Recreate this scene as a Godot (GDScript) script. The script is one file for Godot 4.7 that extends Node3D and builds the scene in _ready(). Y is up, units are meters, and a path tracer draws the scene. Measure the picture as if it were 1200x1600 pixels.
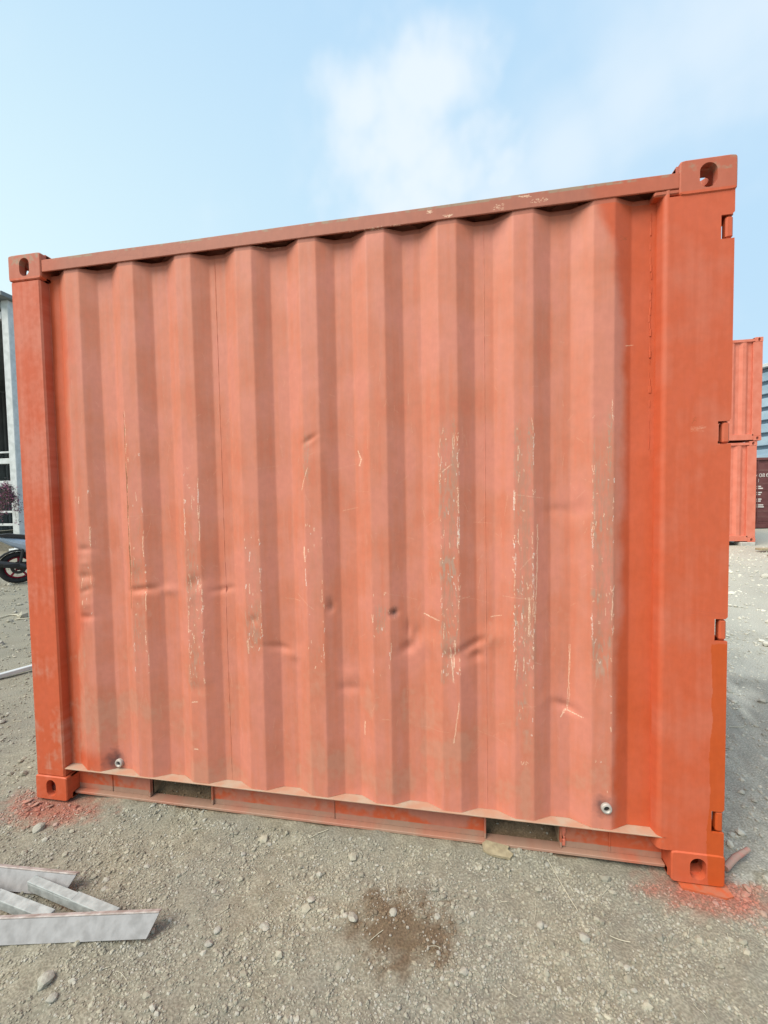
extends Node3D

# Container yard. The side of a ten foot container stands in the plane z = 0, its length along x.
const L := 2.991
const H := 2.591
const DEEP := 2.438
const FACE_PITCH := 0.2808
const FACE_FIRST := 0.3275
const FACE_OUT := -0.010
const FACE_IN := -0.046

var rng := RandomNumberGenerator.new()
var taken := {}
var M := {}
var coarse := FastNoiseLite.new()
var fine := FastNoiseLite.new()
var uv_side := false

# ---------------------------------------------------------------- naming helpers
func numbered(called: String) -> String:
	taken[called] = taken.get(called, 0) + 1
	return called if taken[called] == 1 else "%s_%03d" % [called, taken[called] - 1]

func thing(called: String, label: String, category: String, at := Vector3.ZERO, turn := 0.0, group := "") -> Node3D:
	var o := Node3D.new()
	o.name = numbered(called)
	add_child(o)
	o.position = at
	o.rotation.y = turn
	describe(o, label, category, group)
	return o

func describe(o: Node, label: String, category: String, group := "", kind := "") -> void:
	if label: o.set_meta("label", label)
	if category: o.set_meta("category", category)
	if group: o.set_meta("group", group)
	if kind: o.set_meta("kind", kind)

func part(called: String, mesh: Mesh, mat: Material, parent: Node, at := Vector3.ZERO) -> MeshInstance3D:
	var o := MeshInstance3D.new()
	o.name = numbered(called) if parent == self else called
	o.mesh = mesh
	o.material_override = mat
	parent.add_child(o, true)
	o.position = at
	return o

# ---------------------------------------------------------------- mesh helpers
func begin() -> SurfaceTool:
	var st := SurfaceTool.new()
	st.begin(Mesh.PRIMITIVE_TRIANGLES)
	return st

func put(st: SurfaceTool, p: Vector3, n: Vector3) -> void:
	st.set_normal(n)
	st.set_uv(Vector2(p.x / L, 1.0 - p.y / H) if uv_side else Vector2(p.x, p.y))
	st.add_vertex(p)

func tri(st: SurfaceTool, a: Vector3, b: Vector3, c: Vector3, n: Vector3) -> void:
	if (b - a).cross(c - a).dot(n) > 0.0:
		var t := b
		b = c
		c = t
	put(st, a, n); put(st, b, n); put(st, c, n)

func quad(st: SurfaceTool, a: Vector3, b: Vector3, c: Vector3, d: Vector3, toward: Vector3) -> void:
	var n := (c - a).cross(d - b).normalized()
	if n.dot(toward) < 0.0: n = -n
	tri(st, a, b, c, n); tri(st, a, c, d, n)

# a smooth quad: each corner has its own normal
func quad_n(st: SurfaceTool, p: Array, n: Array) -> void:
	var order := [0, 1, 2, 0, 2, 3]
	if (p[1] - p[0]).cross(p[2] - p[0]).dot(n[0] + n[1] + n[2] + n[3]) > 0.0: order = [0, 2, 1, 0, 3, 2]
	for i in order: put(st, p[i], n[i])

func block(st: SurfaceTool, lo: Vector3, hi: Vector3, c := 0.003, T := Transform3D.IDENTITY) -> void:
	var mid := (lo + hi) * 0.5
	var h := (hi - lo) * 0.5
	c = minf(c, minf(h.x, minf(h.y, h.z)) * 0.9)
	var at := func(v: Vector3) -> Vector3: return T * (mid + v)
	for a in 3:
		var b := (a + 1) % 3
		var d := (a + 2) % 3
		for s in [-1.0, 1.0]:
			var q := []
			for k in [[-1, -1], [1, -1], [1, 1], [-1, 1]]:
				var v := Vector3.ZERO
				v[a] = s * h[a]; v[b] = k[0] * (h[b] - c); v[d] = k[1] * (h[d] - c)
				q.append(at.call(v))
			var n := Vector3.ZERO
			n[a] = s
			quad(st, q[0], q[1], q[2], q[3], T.basis * n)
		for s in [-1.0, 1.0]:
			for t in [-1.0, 1.0]:
				var q := []
				for k in [[-1, 0], [1, 0], [1, 1], [-1, 1]]:
					var v := Vector3.ZERO
					v[a] = k[0] * (h[a] - c)
					v[b] = s * (h[b] - (c if k[1] == 1 else 0.0))
					v[d] = t * (h[d] - (0.0 if k[1] == 1 else c))
					q.append(at.call(v))
				var n := Vector3.ZERO
				n[b] = s; n[d] = t
				quad(st, q[0], q[1], q[2], q[3], T.basis * n)
	for sx in [-1.0, 1.0]:
		for sy in [-1.0, 1.0]:
			for sz in [-1.0, 1.0]:
				var n := T.basis * Vector3(sx, sy, sz).normalized()
				tri(st, at.call(Vector3(sx * h.x, sy * (h.y - c), sz * (h.z - c))), at.call(Vector3(sx * (h.x - c), sy * h.y, sz * (h.z - c))), at.call(Vector3(sx * (h.x - c), sy * (h.y - c), sz * h.z)), n)

func block_mesh(lo: Vector3, hi: Vector3, c := 0.003) -> ArrayMesh:
	var st := begin()
	block(st, lo, hi, c)
	return st.commit()

# a round bar along a polyline
func tube(st: SurfaceTool, pts: Array, radii: Array, sides := 10) -> void:
	var rings := []
	var dirs := []
	for i in pts.size():
		var t: Vector3 = (pts[mini(i + 1, pts.size() - 1)] - pts[maxi(i - 1, 0)]).normalized()
		var u: Vector3 = t.cross(Vector3.UP if absf(t.y) < 0.9 else Vector3.RIGHT).normalized()
		var w: Vector3 = t.cross(u)
		var ring := []
		var nn := []
		var r: float = radii[mini(i, radii.size() - 1)]
		for k in sides:
			var a := TAU * k / sides
			nn.append(u * cos(a) + w * sin(a))
			ring.append(pts[i] + nn[k] * r)
		rings.append(ring); dirs.append(nn)
	for i in pts.size() - 1:
		for k in sides:
			var j := (k + 1) % sides
			quad_n(st, [rings[i][k], rings[i][j], rings[i + 1][j], rings[i + 1][k]], [dirs[i][k], dirs[i][j], dirs[i + 1][j], dirs[i + 1][k]])
	for e in [0, pts.size() - 1]:
		var n: Vector3 = (pts[0] - pts[1]).normalized() if e == 0 else (pts[e] - pts[e - 1]).normalized()
		for k in sides: tri(st, pts[e], rings[e][k], rings[e][(k + 1) % sides], n)

# a profile of (radius, offset along z) turned about the z axis
func lathe(st: SurfaceTool, profile: Array, at: Vector3, sides := 28) -> void:
	for i in profile.size() - 1:
		var a: Vector2 = profile[i]
		var b: Vector2 = profile[i + 1]
		var t := (b - a).normalized()
		var n2 := Vector2(-t.y, t.x)
		for k in sides:
			var c0 := TAU * k / sides
			var c1 := TAU * (k + 1) / sides
			var p := []
			var nn := []
			for e in [[a, c0], [b, c0], [b, c1], [a, c1]]:
				var v: Vector2 = e[0]
				var g: float = e[1]
				p.append(at + Vector3(cos(g) * v.x, sin(g) * v.x, v.y))
				nn.append(Vector3(cos(g) * n2.x, sin(g) * n2.x, n2.y) * -1.0)
			quad_n(st, p, nn)

# a flat outline in x, y pushed from z0 back to z1, with a small chamfered rim in front
func extrude(st: SurfaceTool, outline: PackedVector2Array, z0: float, z1: float) -> void:
	var idx := Geometry2D.triangulate_polygon(outline)
	for i in range(0, idx.size(), 3):
		var v := []
		for k in 3: v.append(outline[idx[i + k]])
		tri(st, Vector3(v[0].x, v[0].y, z0), Vector3(v[1].x, v[1].y, z0), Vector3(v[2].x, v[2].y, z0), Vector3(0, 0, signf(z0 - z1)))
		tri(st, Vector3(v[0].x, v[0].y, z1), Vector3(v[1].x, v[1].y, z1), Vector3(v[2].x, v[2].y, z1), Vector3(0, 0, signf(z1 - z0)))
	var way := -1.0 if Geometry2D.is_polygon_clockwise(outline) else 1.0
	for i in outline.size():
		var a := outline[i]
		var b := outline[(i + 1) % outline.size()]
		var n := Vector3(b.y - a.y, a.x - b.x, 0) * way
		quad(st, Vector3(a.x, a.y, z0), Vector3(b.x, b.y, z0), Vector3(b.x, b.y, z1), Vector3(a.x, a.y, z1), n)

func reach(d: Vector2, w: float, h: float, r: float) -> float:
	var lo := 0.0
	var hi := w + h
	for k in 26:
		var m := (lo + hi) * 0.5
		var p := (d * m).abs() - Vector2(w * 0.5 - r, h * 0.5 - r)
		var s := Vector2(maxf(p.x, 0), maxf(p.y, 0)).length() + minf(maxf(p.x, p.y), 0) - r
		if s > 0.0: hi = m
		else: lo = m
	return lo

# a thick plate with an oblong hole, in its own x, y, its outer face at z = 0
func pierced(st: SurfaceTool, T: Transform3D, w: float, h: float, r: float, hw: float, hh: float, thick: float) -> void:
	var angles := []
	for k in 36: angles.append(TAU * k / 36.0)
	for s in [[1, 1], [-1, 1], [-1, -1], [1, -1]]:
		angles.append(fposmod(atan2(s[1] * h, s[0] * w), TAU))
	angles.sort()
	var rings := [[], [], [], [], []]
	for a in angles:
		var d := Vector2(cos(a), sin(a))
		var o := d * reach(d, w, h, r)
		var e := d * reach(d, w - 0.008, h - 0.008, maxf(r - 0.004, 0.001))
		var i := d * reach(d, hw, hh, minf(hw, hh) * 0.4999)
		rings[0].append(T * Vector3(o.x, o.y, -thick))
		rings[1].append(T * Vector3(o.x, o.y, -0.004))
		rings[2].append(T * Vector3(e.x, e.y, 0))
		rings[3].append(T * Vector3(i.x, i.y, 0))
		rings[4].append(T * Vector3(i.x, i.y, -thick))
	var n := angles.size()
	for k in n:
		var j := (k + 1) % n
		var d := T.basis * Vector3(cos(angles[k]), sin(angles[k]), 0)
		var f := T.basis.z
		quad(st, rings[0][k], rings[0][j], rings[1][j], rings[1][k], d)
		quad(st, rings[1][k], rings[1][j], rings[2][j], rings[2][k], d + f)
		quad(st, rings[2][k], rings[2][j], rings[3][j], rings[3][k], f)
		quad(st, rings[3][k], rings[3][j], rings[4][j], rings[4][k], -d)
		quad(st, rings[4][k], rings[4][j], rings[0][j], rings[0][k], -f)

# a corner casting; sx, sy, sz say which corner of the box it fills, c is that corner
func casting(c: Vector3, sx: float, sy: float, sz: float) -> ArrayMesh:
	var st := begin()
	var t := 0.026
	var w := 0.178
	var h := 0.118
	var d := 0.162
	var mid := c - Vector3(sx * w, sy * h, sz * d) * 0.5
	# long face, end face and outer top or bottom face, each with its hole
	var hole := Vector3(sx * 0.006, 0, 0)
	pierced(st, Transform3D(Basis(Vector3(1, 0, 0), Vector3(0, 1, 0), Vector3(0, 0, sz)), Vector3(mid.x, mid.y, c.z)), w, h, 0.012, 0.054, 0.082, t)
	pierced(st, Transform3D(Basis(Vector3(0, 0, 1), Vector3(0, 1, 0), Vector3(sx, 0, 0)), Vector3(c.x, mid.y, mid.z - sz * t * 0.5)), d - t, h, 0.004, 0.062, 0.080, t)
	pierced(st, Transform3D(Basis(Vector3(1, 0, 0), Vector3(0, 0, 1), Vector3(0, sy, 0)), Vector3(mid.x - sx * t * 0.5, c.y, mid.z - sz * t * 0.5)), w - t, d - t, 0.003, 0.118, 0.062, t)
	# the three closed faces
	var lo := mid - Vector3(w, h, d) * 0.5
	var hi := mid + Vector3(w, h, d) * 0.5
	var p := c - Vector3(sx * w, sy * h, sz * d)
	var q := c - Vector3(sx * t, sy * t, sz * t)
	st_box(st, Vector3(p.x, lo.y, q.z), Vector3(p.x + sx * t, hi.y, p.z))
	st_box(st, Vector3(p.x, p.y, q.z), Vector3(q.x, p.y + sy * 0.012, p.z))
	st_box(st, Vector3(p.x, p.y, p.z), Vector3(q.x, q.y, p.z + sz * 0.012))
	return st.commit()

func st_box(st: SurfaceTool, a: Vector3, b: Vector3, c := 0.001) -> void:
	block(st, Vector3(minf(a.x, b.x), minf(a.y, b.y), minf(a.z, b.z)), Vector3(maxf(a.x, b.x), maxf(a.y, b.y), maxf(a.z, b.z)), c)

# ---------------------------------------------------------------- materials
func srgb(r: float, g: float, b: float) -> Color:
	return Color(r, g, b).linear_to_srgb()

func plain(c: Color, rough := 0.6, metal := 0.0) -> StandardMaterial3D:
	var m := StandardMaterial3D.new()
	m.albedo_color = c
	m.roughness = rough
	m.metallic = metal
	return m

# a mottled material: the noise gives patches of one colour in the other
func mottled(a: Color, b: Color, scale: float, rough := 0.6, seed := 1, bump := 0.0, metal := 0.0, freq := 0.02) -> StandardMaterial3D:
	var m := plain(Color.WHITE, rough, metal)
	var n := FastNoiseLite.new()
	n.seed = seed
	n.frequency = freq
	n.fractal_octaves = 5
	var im := n.get_seamless_image(256, 256)
	im.convert(Image.FORMAT_L8)
	var src := im.get_data()
	var out := PackedByteArray()
	out.resize(256 * 256 * 3)
	for i in src.size():
		var c := a.lerp(b, clampf((src[i] / 255.0 - 0.25) * 2.0, 0.0, 1.0))
		out[i * 3] = int(c.r * 255.0); out[i * 3 + 1] = int(c.g * 255.0); out[i * 3 + 2] = int(c.b * 255.0)
	m.albedo_texture = ImageTexture.create_from_image(Image.create_from_data(256, 256, false, Image.FORMAT_RGB8, out))
	m.uv1_triplanar = true
	m.uv1_world_triplanar = true
	m.uv1_scale = Vector3.ONE * scale
	if bump > 0.0:
		var bm := im.duplicate() as Image
		bm.convert(Image.FORMAT_RGBA8)
		bm.bump_map_to_normal_map(bump)
		m.normal_enabled = true
		m.normal_texture = ImageTexture.create_from_image(bm)
	return m

func noise_bytes(w: int, h: int, freq: float, octaves: int, seed: int) -> PackedByteArray:
	var n := FastNoiseLite.new()
	n.seed = seed
	n.frequency = freq
	n.fractal_octaves = octaves
	var im := n.get_image(w, h, false, false, true)
	im.convert(Image.FORMAT_L8)
	return im.get_data()

func stretched_bytes(w: int, h: int, small_h: int, freq: float, seed: int) -> PackedByteArray:
	var n := FastNoiseLite.new()
	n.seed = seed
	n.frequency = freq
	n.fractal_octaves = 4
	var im := n.get_image(w, small_h, false, false, true)
	im.convert(Image.FORMAT_L8)
	im.resize(w, h, Image.INTERPOLATE_CUBIC)
	return im.get_data()

# the paint of the long side: old bleached paint, newly sprayed bands, rubbed faces, scratches, soot
func side_paint() -> StandardMaterial3D:
	var w := 1536
	var h := 1330
	var s := w / L
	var n1 := noise_bytes(w, h, 0.006, 5, 11)
	var n2 := noise_bytes(w, h, 0.05, 3, 12)
	var n3 := stretched_bytes(w, h, 60, 0.05, 13)
	var n4 := stretched_bytes(w, h, 260, 0.16, 14)
	var faded := Vector3(0.570, 0.208, 0.150)
	var faded_b := Vector3(0.528, 0.198, 0.124)
	var richer := Vector3(0.530, 0.150, 0.090)
	var new_paint := Vector3(0.530, 0.106, 0.048)
	var new_b := Vector3(0.490, 0.088, 0.031)
	var rail_old := Vector3(0.36, 0.128, 0.088)
	var rub := Vector3(0.40, 0.205, 0.148)
	var grey_rub := Vector3(0.36, 0.30, 0.24)
	var dust := Vector3(0.44, 0.285, 0.215)
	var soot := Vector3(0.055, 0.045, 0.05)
	# edge of the newly sprayed band by the doors, by height
	var edge_y := [0.0, 0.27, 0.89, 1.38, 1.85, 2.31, 2.42, 2.6]
	var edge_x := [2.60, 2.612, 2.632, 2.640, 2.646, 2.612, 2.565, 2.52]
	# rubbed faces: x0, x1, y0, y1, strength
	var rubs := [[0.572, 0.645, 0.63, 1.12, 0.55], [0.575, 0.645, 1.10, 1.75, 0.30], [0.848, 0.925, 0.62, 1.45, 0.60], [1.13, 1.205, 0.80, 1.30, 0.45], [1.41, 1.485, 0.8, 1.30, 0.28], [1.695, 1.765, 0.84, 1.02, 0.35],
		[1.975, 2.05, 0.66, 1.72, 0.85], [2.262, 2.335, 0.52, 1.70, 0.75], [2.54, 2.615, 0.75, 1.72, 0.75], [0.295, 0.365, 0.85, 1.45, 0.30]]
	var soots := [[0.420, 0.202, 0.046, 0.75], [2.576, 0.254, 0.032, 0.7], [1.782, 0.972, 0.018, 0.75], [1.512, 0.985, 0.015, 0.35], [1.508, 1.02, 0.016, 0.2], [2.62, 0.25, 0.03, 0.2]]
	var data := PackedByteArray()
	data.resize(w * h * 3)
	var lut := PackedByteArray()
	lut.resize(1025)
	for i in 1025: lut[i] = int(clampf(Color(i / 1024.0, 0, 0).linear_to_srgb().r * 255.0, 0, 255))
	for j in h:
		var y := (1.0 - (j + 0.5) / h) * H
		var ex := 2.6
		for k in edge_y.size() - 1:
			if y >= edge_y[k] and y < edge_y[k + 1]:
				ex = lerpf(edge_x[k], edge_x[k + 1], (y - edge_y[k]) / (edge_y[k + 1] - edge_y[k]))
		var row_rubs := []
		for r in rubs:
			if y > r[2] - 0.05 and y < r[3] + 0.05: row_rubs.append(r)
		var row_soot := []
		for r in soots:
			if absf(y - r[1]) < r[2] * 2.0: row_soot.append(r)
		for i in w:
			var x := (i + 0.5) / s
			var k := j * w + i
			var a := n1[k] / 255.0 - 0.5
			var b := n2[k] / 255.0 - 0.5
			var v := n3[k] / 255.0 - 0.5
			var f := n4[k] / 255.0 - 0.5
			var c := faded.lerp(faded_b, clampf(0.5 + a * 1.6 + v * 0.8, 0, 1))
			# patches where the old coat has bleached less
			c = c.lerp(richer, clampf(a * 0.9 + v * 0.8 + b * 0.2 + 0.14 + (0.08 if y < 1.15 + a * 2.0 + v * 0.8 else 0.0), 0, 0.62))
			var fresh := 0.0
			if x < 0.4: fresh = (1.0 - smoothstep(0.215, 0.325, x + a * 0.12 + 0.015 * sin(y * 5.0))) * (1.0 if x < 0.19 else 0.8)
			elif x > 2.45: fresh = smoothstep(ex - 0.022, ex + 0.028, x + a * 0.05)
			if y < 0.30: fresh = maxf(fresh, (1.0 - smoothstep(0.10, 0.30, x - 0.16 + a * 0.15)) * smoothstep(0.3, 0.2, y))
			if y < 0.152:
				fresh = maxf(fresh, smoothstep(0.0, 0.16, a + 0.16 if (x > 1.50 and x < 2.14) or x < 0.4 or x > 2.5 else a - 0.02))
				c = c.lerp(rail_old, 0.6)
			elif y > 2.485:
				fresh *= 0.45
				c = c.lerp(rail_old, 0.9)
			if fresh > 0.0:
				var fp := new_paint.lerp(new_b, clampf(0.45 + a * 1.5 + v * 0.5, 0, 1))
				if x < 0.17: fp = fp.lerp(faded, clampf(0.25 + (y - 1.5) * 0.22 + v * 0.45 + a * 0.9 + b * 0.3, 0, 0.62))
				elif x > 2.76: fp = fp.lerp(faded, clampf(0.06 + v * 0.25 + a * 0.8, 0, 0.35))
				if x > 2.936 + a * 0.02 and y < 0.90 + b * 0.01: fp = fp.lerp(Vector3(0.47, 0.075, 0.012), 0.85)
				c = c.lerp(fp, fresh)
			for r in row_rubs:
				var xx := x + a * 0.03 + f * 0.008
				var inside: float = smoothstep(r[0] - 0.008, r[0] + 0.012, xx) * (1.0 - smoothstep(r[1] - 0.012, r[1] + 0.006, xx)) * smoothstep(r[2] - 0.05, r[2] + 0.22, y + a * 0.5) * (1.0 - smoothstep(r[3] - 0.30, r[3] + 0.05, y + a * 0.5))
				if inside > 0.0:
					c = c.lerp(rub, inside * r[4] * clampf(0.42 + v * 1.6 + f * 1.8, 0, 0.85))
					if f + a > 0.20: c = c.lerp(grey_rub, inside * r[4] * clampf((f + a - 0.20) * 4.0, 0, 0.5))
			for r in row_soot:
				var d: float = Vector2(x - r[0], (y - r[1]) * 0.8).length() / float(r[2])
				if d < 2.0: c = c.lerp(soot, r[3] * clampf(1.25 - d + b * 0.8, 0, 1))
			if y < 1.4 and y > 0.15 and x < 2.62:
				c = c.lerp(dust, clampf((a * 1.3 + v * 0.5 + b * 0.3 + 0.16 - y * 0.6) * 1.1, 0, 0.34))
			if y < 0.05 and x > 0.18 and x < 2.81: c = c.lerp(dust * 0.8, clampf(0.75 + a * 1.5, 0, 0.95))
			elif y < 0.15 and x > 0.18 and x < 2.81: c = c.lerp(dust * 0.8, clampf((a + b * 0.5 - 0.05) * 1.8, 0, 0.4))
			if y > 2.545: c = c.lerp(Vector3(0.30, 0.24, 0.17), clampf((b + a + 0.10) * 2.2, 0, 0.75))
			c *= 1.0 + b * 0.10 + f * 0.05 + v * 0.07
			k *= 3
			data[k] = lut[int(clampf(c.x, 0, 1) * 1024)]
			data[k + 1] = lut[int(clampf(c.y, 0, 1) * 1024)]
			data[k + 2] = lut[int(clampf(c.z, 0, 1) * 1024)]
	var im := Image.create_from_data(w, h, false, Image.FORMAT_RGB8, data)
	var cream := srgb(0.80, 0.62, 0.46)
	var pale := srgb(0.72, 0.70, 0.66)
	var green := srgb(0.30, 0.34, 0.27)
	var rust := srgb(0.16, 0.070, 0.022)
	var hair := srgb(0.66, 0.36, 0.26)
	var r := RandomNumberGenerator.new()
	r.seed = 77
	# upright scratches on the outer faces: face centre, lowest, highest, count
	for q in [[0.608, 0.62, 1.20, 26], [0.608, 1.1, 1.75, 10], [0.889, 0.62, 1.10, 60], [0.889, 1.1, 1.62, 26], [1.170, 0.75, 1.30, 34], [1.450, 0.70, 1.36, 26], [1.731, 0.70, 1.05, 12], [2.012, 0.70, 1.70, 90], [2.293, 0.75, 1.30, 95], [2.293, 1.3, 1.7, 16], [2.293, 0.35, 0.8, 14], [2.574, 0.80, 1.45, 46], [2.574, 1.4, 1.75, 10], [0.327, 0.85, 1.5, 12], [2.574, 0.3, 0.8, 6]]:
		for k in q[3]:
			var side := r.randf()
			var x: float = q[0] + (r.randf_range(-0.034, 0.034) if side < 0.45 else (0.0345 if side < 0.75 else -0.035) + r.randfn(0, 0.0018))
			var y := r.randf_range(q[1], q[2])
			var long := r.randf_range(0.002, 0.014) if r.randf() < 0.84 else r.randf_range(0.015, 0.07)
			if side >= 0.45: long *= 1.5
			var tone := cream if r.randf() < 0.72 else pale
			for twice in (2 if r.randf() < 0.35 else 1): scratch(im, x + twice * 0.0019, y, x + twice * 0.0019 + r.randfn(0, 0.0025), y + long, tone, s, r, 1.0)
	# fine hairline scuffs anywhere
	for k in 240:
		var x := r.randf_range(0.3, 2.6)
		var y := r.randf_range(0.3, 2.1)
		scratch(im, x, y, x + r.randfn(0, 0.012), y + r.randfn(0, 0.03), hair, s, r, 0.55)
	# slanting scuffs across the ribs
	for k in 26:
		var x := r.randf_range(0.4, 2.45)
		var y := r.randf_range(0.45, 1.6)
		scratch(im, x, y, x + r.randf_range(0.02, 0.14), y + r.randfn(0, 0.03), cream if k % 3 == 0 else hair, s, r, 0.5)
	# where old coats show through: grey green rubs
	for q in [[1.99, 1.55, 0.02, 0.16], [2.270, 1.60, 0.012, 0.12], [2.318, 1.62, 0.010, 0.10], [1.425, 1.60, 0.014, 0.10], [0.60, 1.11, 0.03, 0.05], [0.87, 1.06, 0.03, 0.09], [2.03, 1.6, 0.008, 0.14], [2.003, 0.79, 0.02, 0.09], [1.73, 0.93, 0.02, 0.05], [2.596, 1.62, 0.005, 0.11], [2.27, 0.98, 0.03, 0.12], [2.29, 0.80, 0.025, 0.10], [1.185, 0.90, 0.02, 0.10], [2.545, 1.42, 0.004, 0.20]]:
		for k in 60:
			var x: float = q[0] + r.randf_range(-1, 1) * q[2]
			var y: float = q[1] + r.randf_range(-1, 1) * q[3]
			scratch(im, x, y, x + r.randfn(0, 0.003), y + r.randf_range(0.004, 0.04), green, s, r, 0.28)
	# the long rusted edge of the second face and its pale rim
	for k in 46:
		var y := 1.08 + 0.76 * r.randf()
		var x := 0.569 - (1.0 - (y - 1.08) / 0.76) * 0.004
		for wide in (3 if y < 1.55 else 1): scratch(im, x + wide * 0.0016, y, x + wide * 0.0016, y + r.randf_range(0.01, 0.06), rust, s, r, 0.95)
		if k % 2 == 0: scratch(im, x + 0.004, y, x + 0.004, y + r.randf_range(0.01, 0.05), cream, s, r, 0.8)
	for k in 8: scratch(im, 0.560 + r.randf() * 0.004, 0.95 + r.randf() * 0.12, 0.562, 0.99 + r.randf() * 0.12, rust, s, r, 0.8)
	# single gouges
	for q in [[1.64, 1.64, 1.655, 1.60, 3], [1.655, 1.60, 1.645, 1.575, 3], [1.905, 0.965, 1.965, 0.945, 3], [1.40, 1.48, 1.43, 1.57, 2], [2.435, 0.57, 2.455, 0.60, 3], [2.455, 0.60, 2.51, 0.585, 2], [2.462, 0.60, 2.465, 0.86, 2], [2.02, 0.70, 2.01, 0.84, 3], [2.03, 0.81, 2.028, 0.87, 4], [2.17, 0.96, 2.21, 0.97, 2], [1.405, 1.215, 1.405, 1.24, 5], [1.41, 1.18, 1.405, 1.22, 4], [2.335, 0.95, 2.336, 1.33, 2], [2.31, 0.9, 2.315, 1.05, 3], [1.985, 1.54, 2.02, 1.57, 2], [2.66, 1.985, 2.685, 1.99, 2], [1.65, 0.44, 1.652, 0.50, 3], [2.02, 0.45, 2.04, 0.62, 2], [0.856, 0.535, 0.885, 0.537, 3], [0.86, 0.32, 0.88, 0.318, 4]]:
		for k in q[4]: scratch(im, q[0] + r.randfn(0, 0.0012), q[1] + r.randfn(0, 0.0012), q[2] + r.randfn(0, 0.0012), q[3] + r.randfn(0, 0.0012), cream, s, r, 0.9)
	# chips on the top rail
	for q in [[2.205, 2.520, 0.02, 0.010], [2.355, 2.524, 0.030, 0.007], [2.02, 2.512, 0.01, 0.004], [1.95, 2.535, 0.005, 0.004], [2.30, 2.545, 0.02, 0.004], [1.27, 2.50, 0.06, 0.002], [1.75, 2.502, 0.12, 0.002]]:
		for k in 22:
			var x: float = q[0] + r.randf_range(-1, 1) * q[2]
			var y: float = q[1] + r.randf_range(-1, 1) * q[3]
			scratch(im, x, y, x + r.randfn(0, 0.006), y + r.randfn(0, 0.002), cream, s, r, 0.8)
	for k in 70:
		var x := 0.45 + r.randf() * 0.5
		scratch(im, x, 2.50 + r.randf() * 0.055, x + r.randfn(0, 0.05), 2.50 + r.randf() * 0.055, srgb(0.20, 0.06, 0.05), s, r, 0.18)
	for k in 26:
		var x := 0.2 + r.randf() * 2.5
		scratch(im, x, 0.165, x + r.randfn(0, 0.03), 0.163, rust, s, r, 0.5)
	# small marks on the post by the doors
	for q in [[2.86, 1.668, 2.90, 1.668, 5, hair], [2.86, 1.672, 2.905, 1.67, 5, hair], [2.865, 1.70, 2.875, 1.705, 3, rust], [2.86, 1.02, 2.99, 1.00, 8, srgb(0.42, 0.09, 0.05)], [2.63, 2.37, 2.66, 2.36, 3, rust]]:
		for k in q[4]: scratch(im, q[0], q[1] + r.randfn(0, 0.006), q[2], q[3] + r.randfn(0, 0.006), q[5], s, r, 0.35)
	for k in 110:
		var x := r.randf_range(0.01, 0.16)
		var y := r.randf_range(1.0, 2.45)
		scratch(im, x, y, x + r.randfn(0, 0.01), y + r.randfn(0, 0.03), srgb(0.30, 0.075, 0.055), s, r, 0.22)
	var m := plain(Color.WHITE, 0.55)
	m.albedo_texture = ImageTexture.create_from_image(im)
	m.metallic_specular = 0.4
	return m

func scratch(im: Image, x0: float, y0: float, x1: float, y1: float, c: Color, s: float, r: RandomNumberGenerator, strength: float) -> void:
	var a := Vector2(x0 * s, (H - y0) * im.get_height() / H)
	var b := Vector2(x1 * s, (H - y1) * im.get_height() / H)
	var steps := int(a.distance_to(b)) + 1
	var drift := 0.0
	for i in steps + 1:
		drift += r.randfn(0, 0.22)
		var p := a.lerp(b, float(i) / steps) + Vector2(drift, 0)
		var u := int(p.x)
		var v := int(p.y)
		if u < 0 or v < 0 or u >= im.get_width() or v >= im.get_height() or r.randf() < 0.18: continue
		im.set_pixel(u, v, im.get_pixel(u, v).lerp(c, strength * r.randf_range(0.5, 1.0)))

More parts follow.
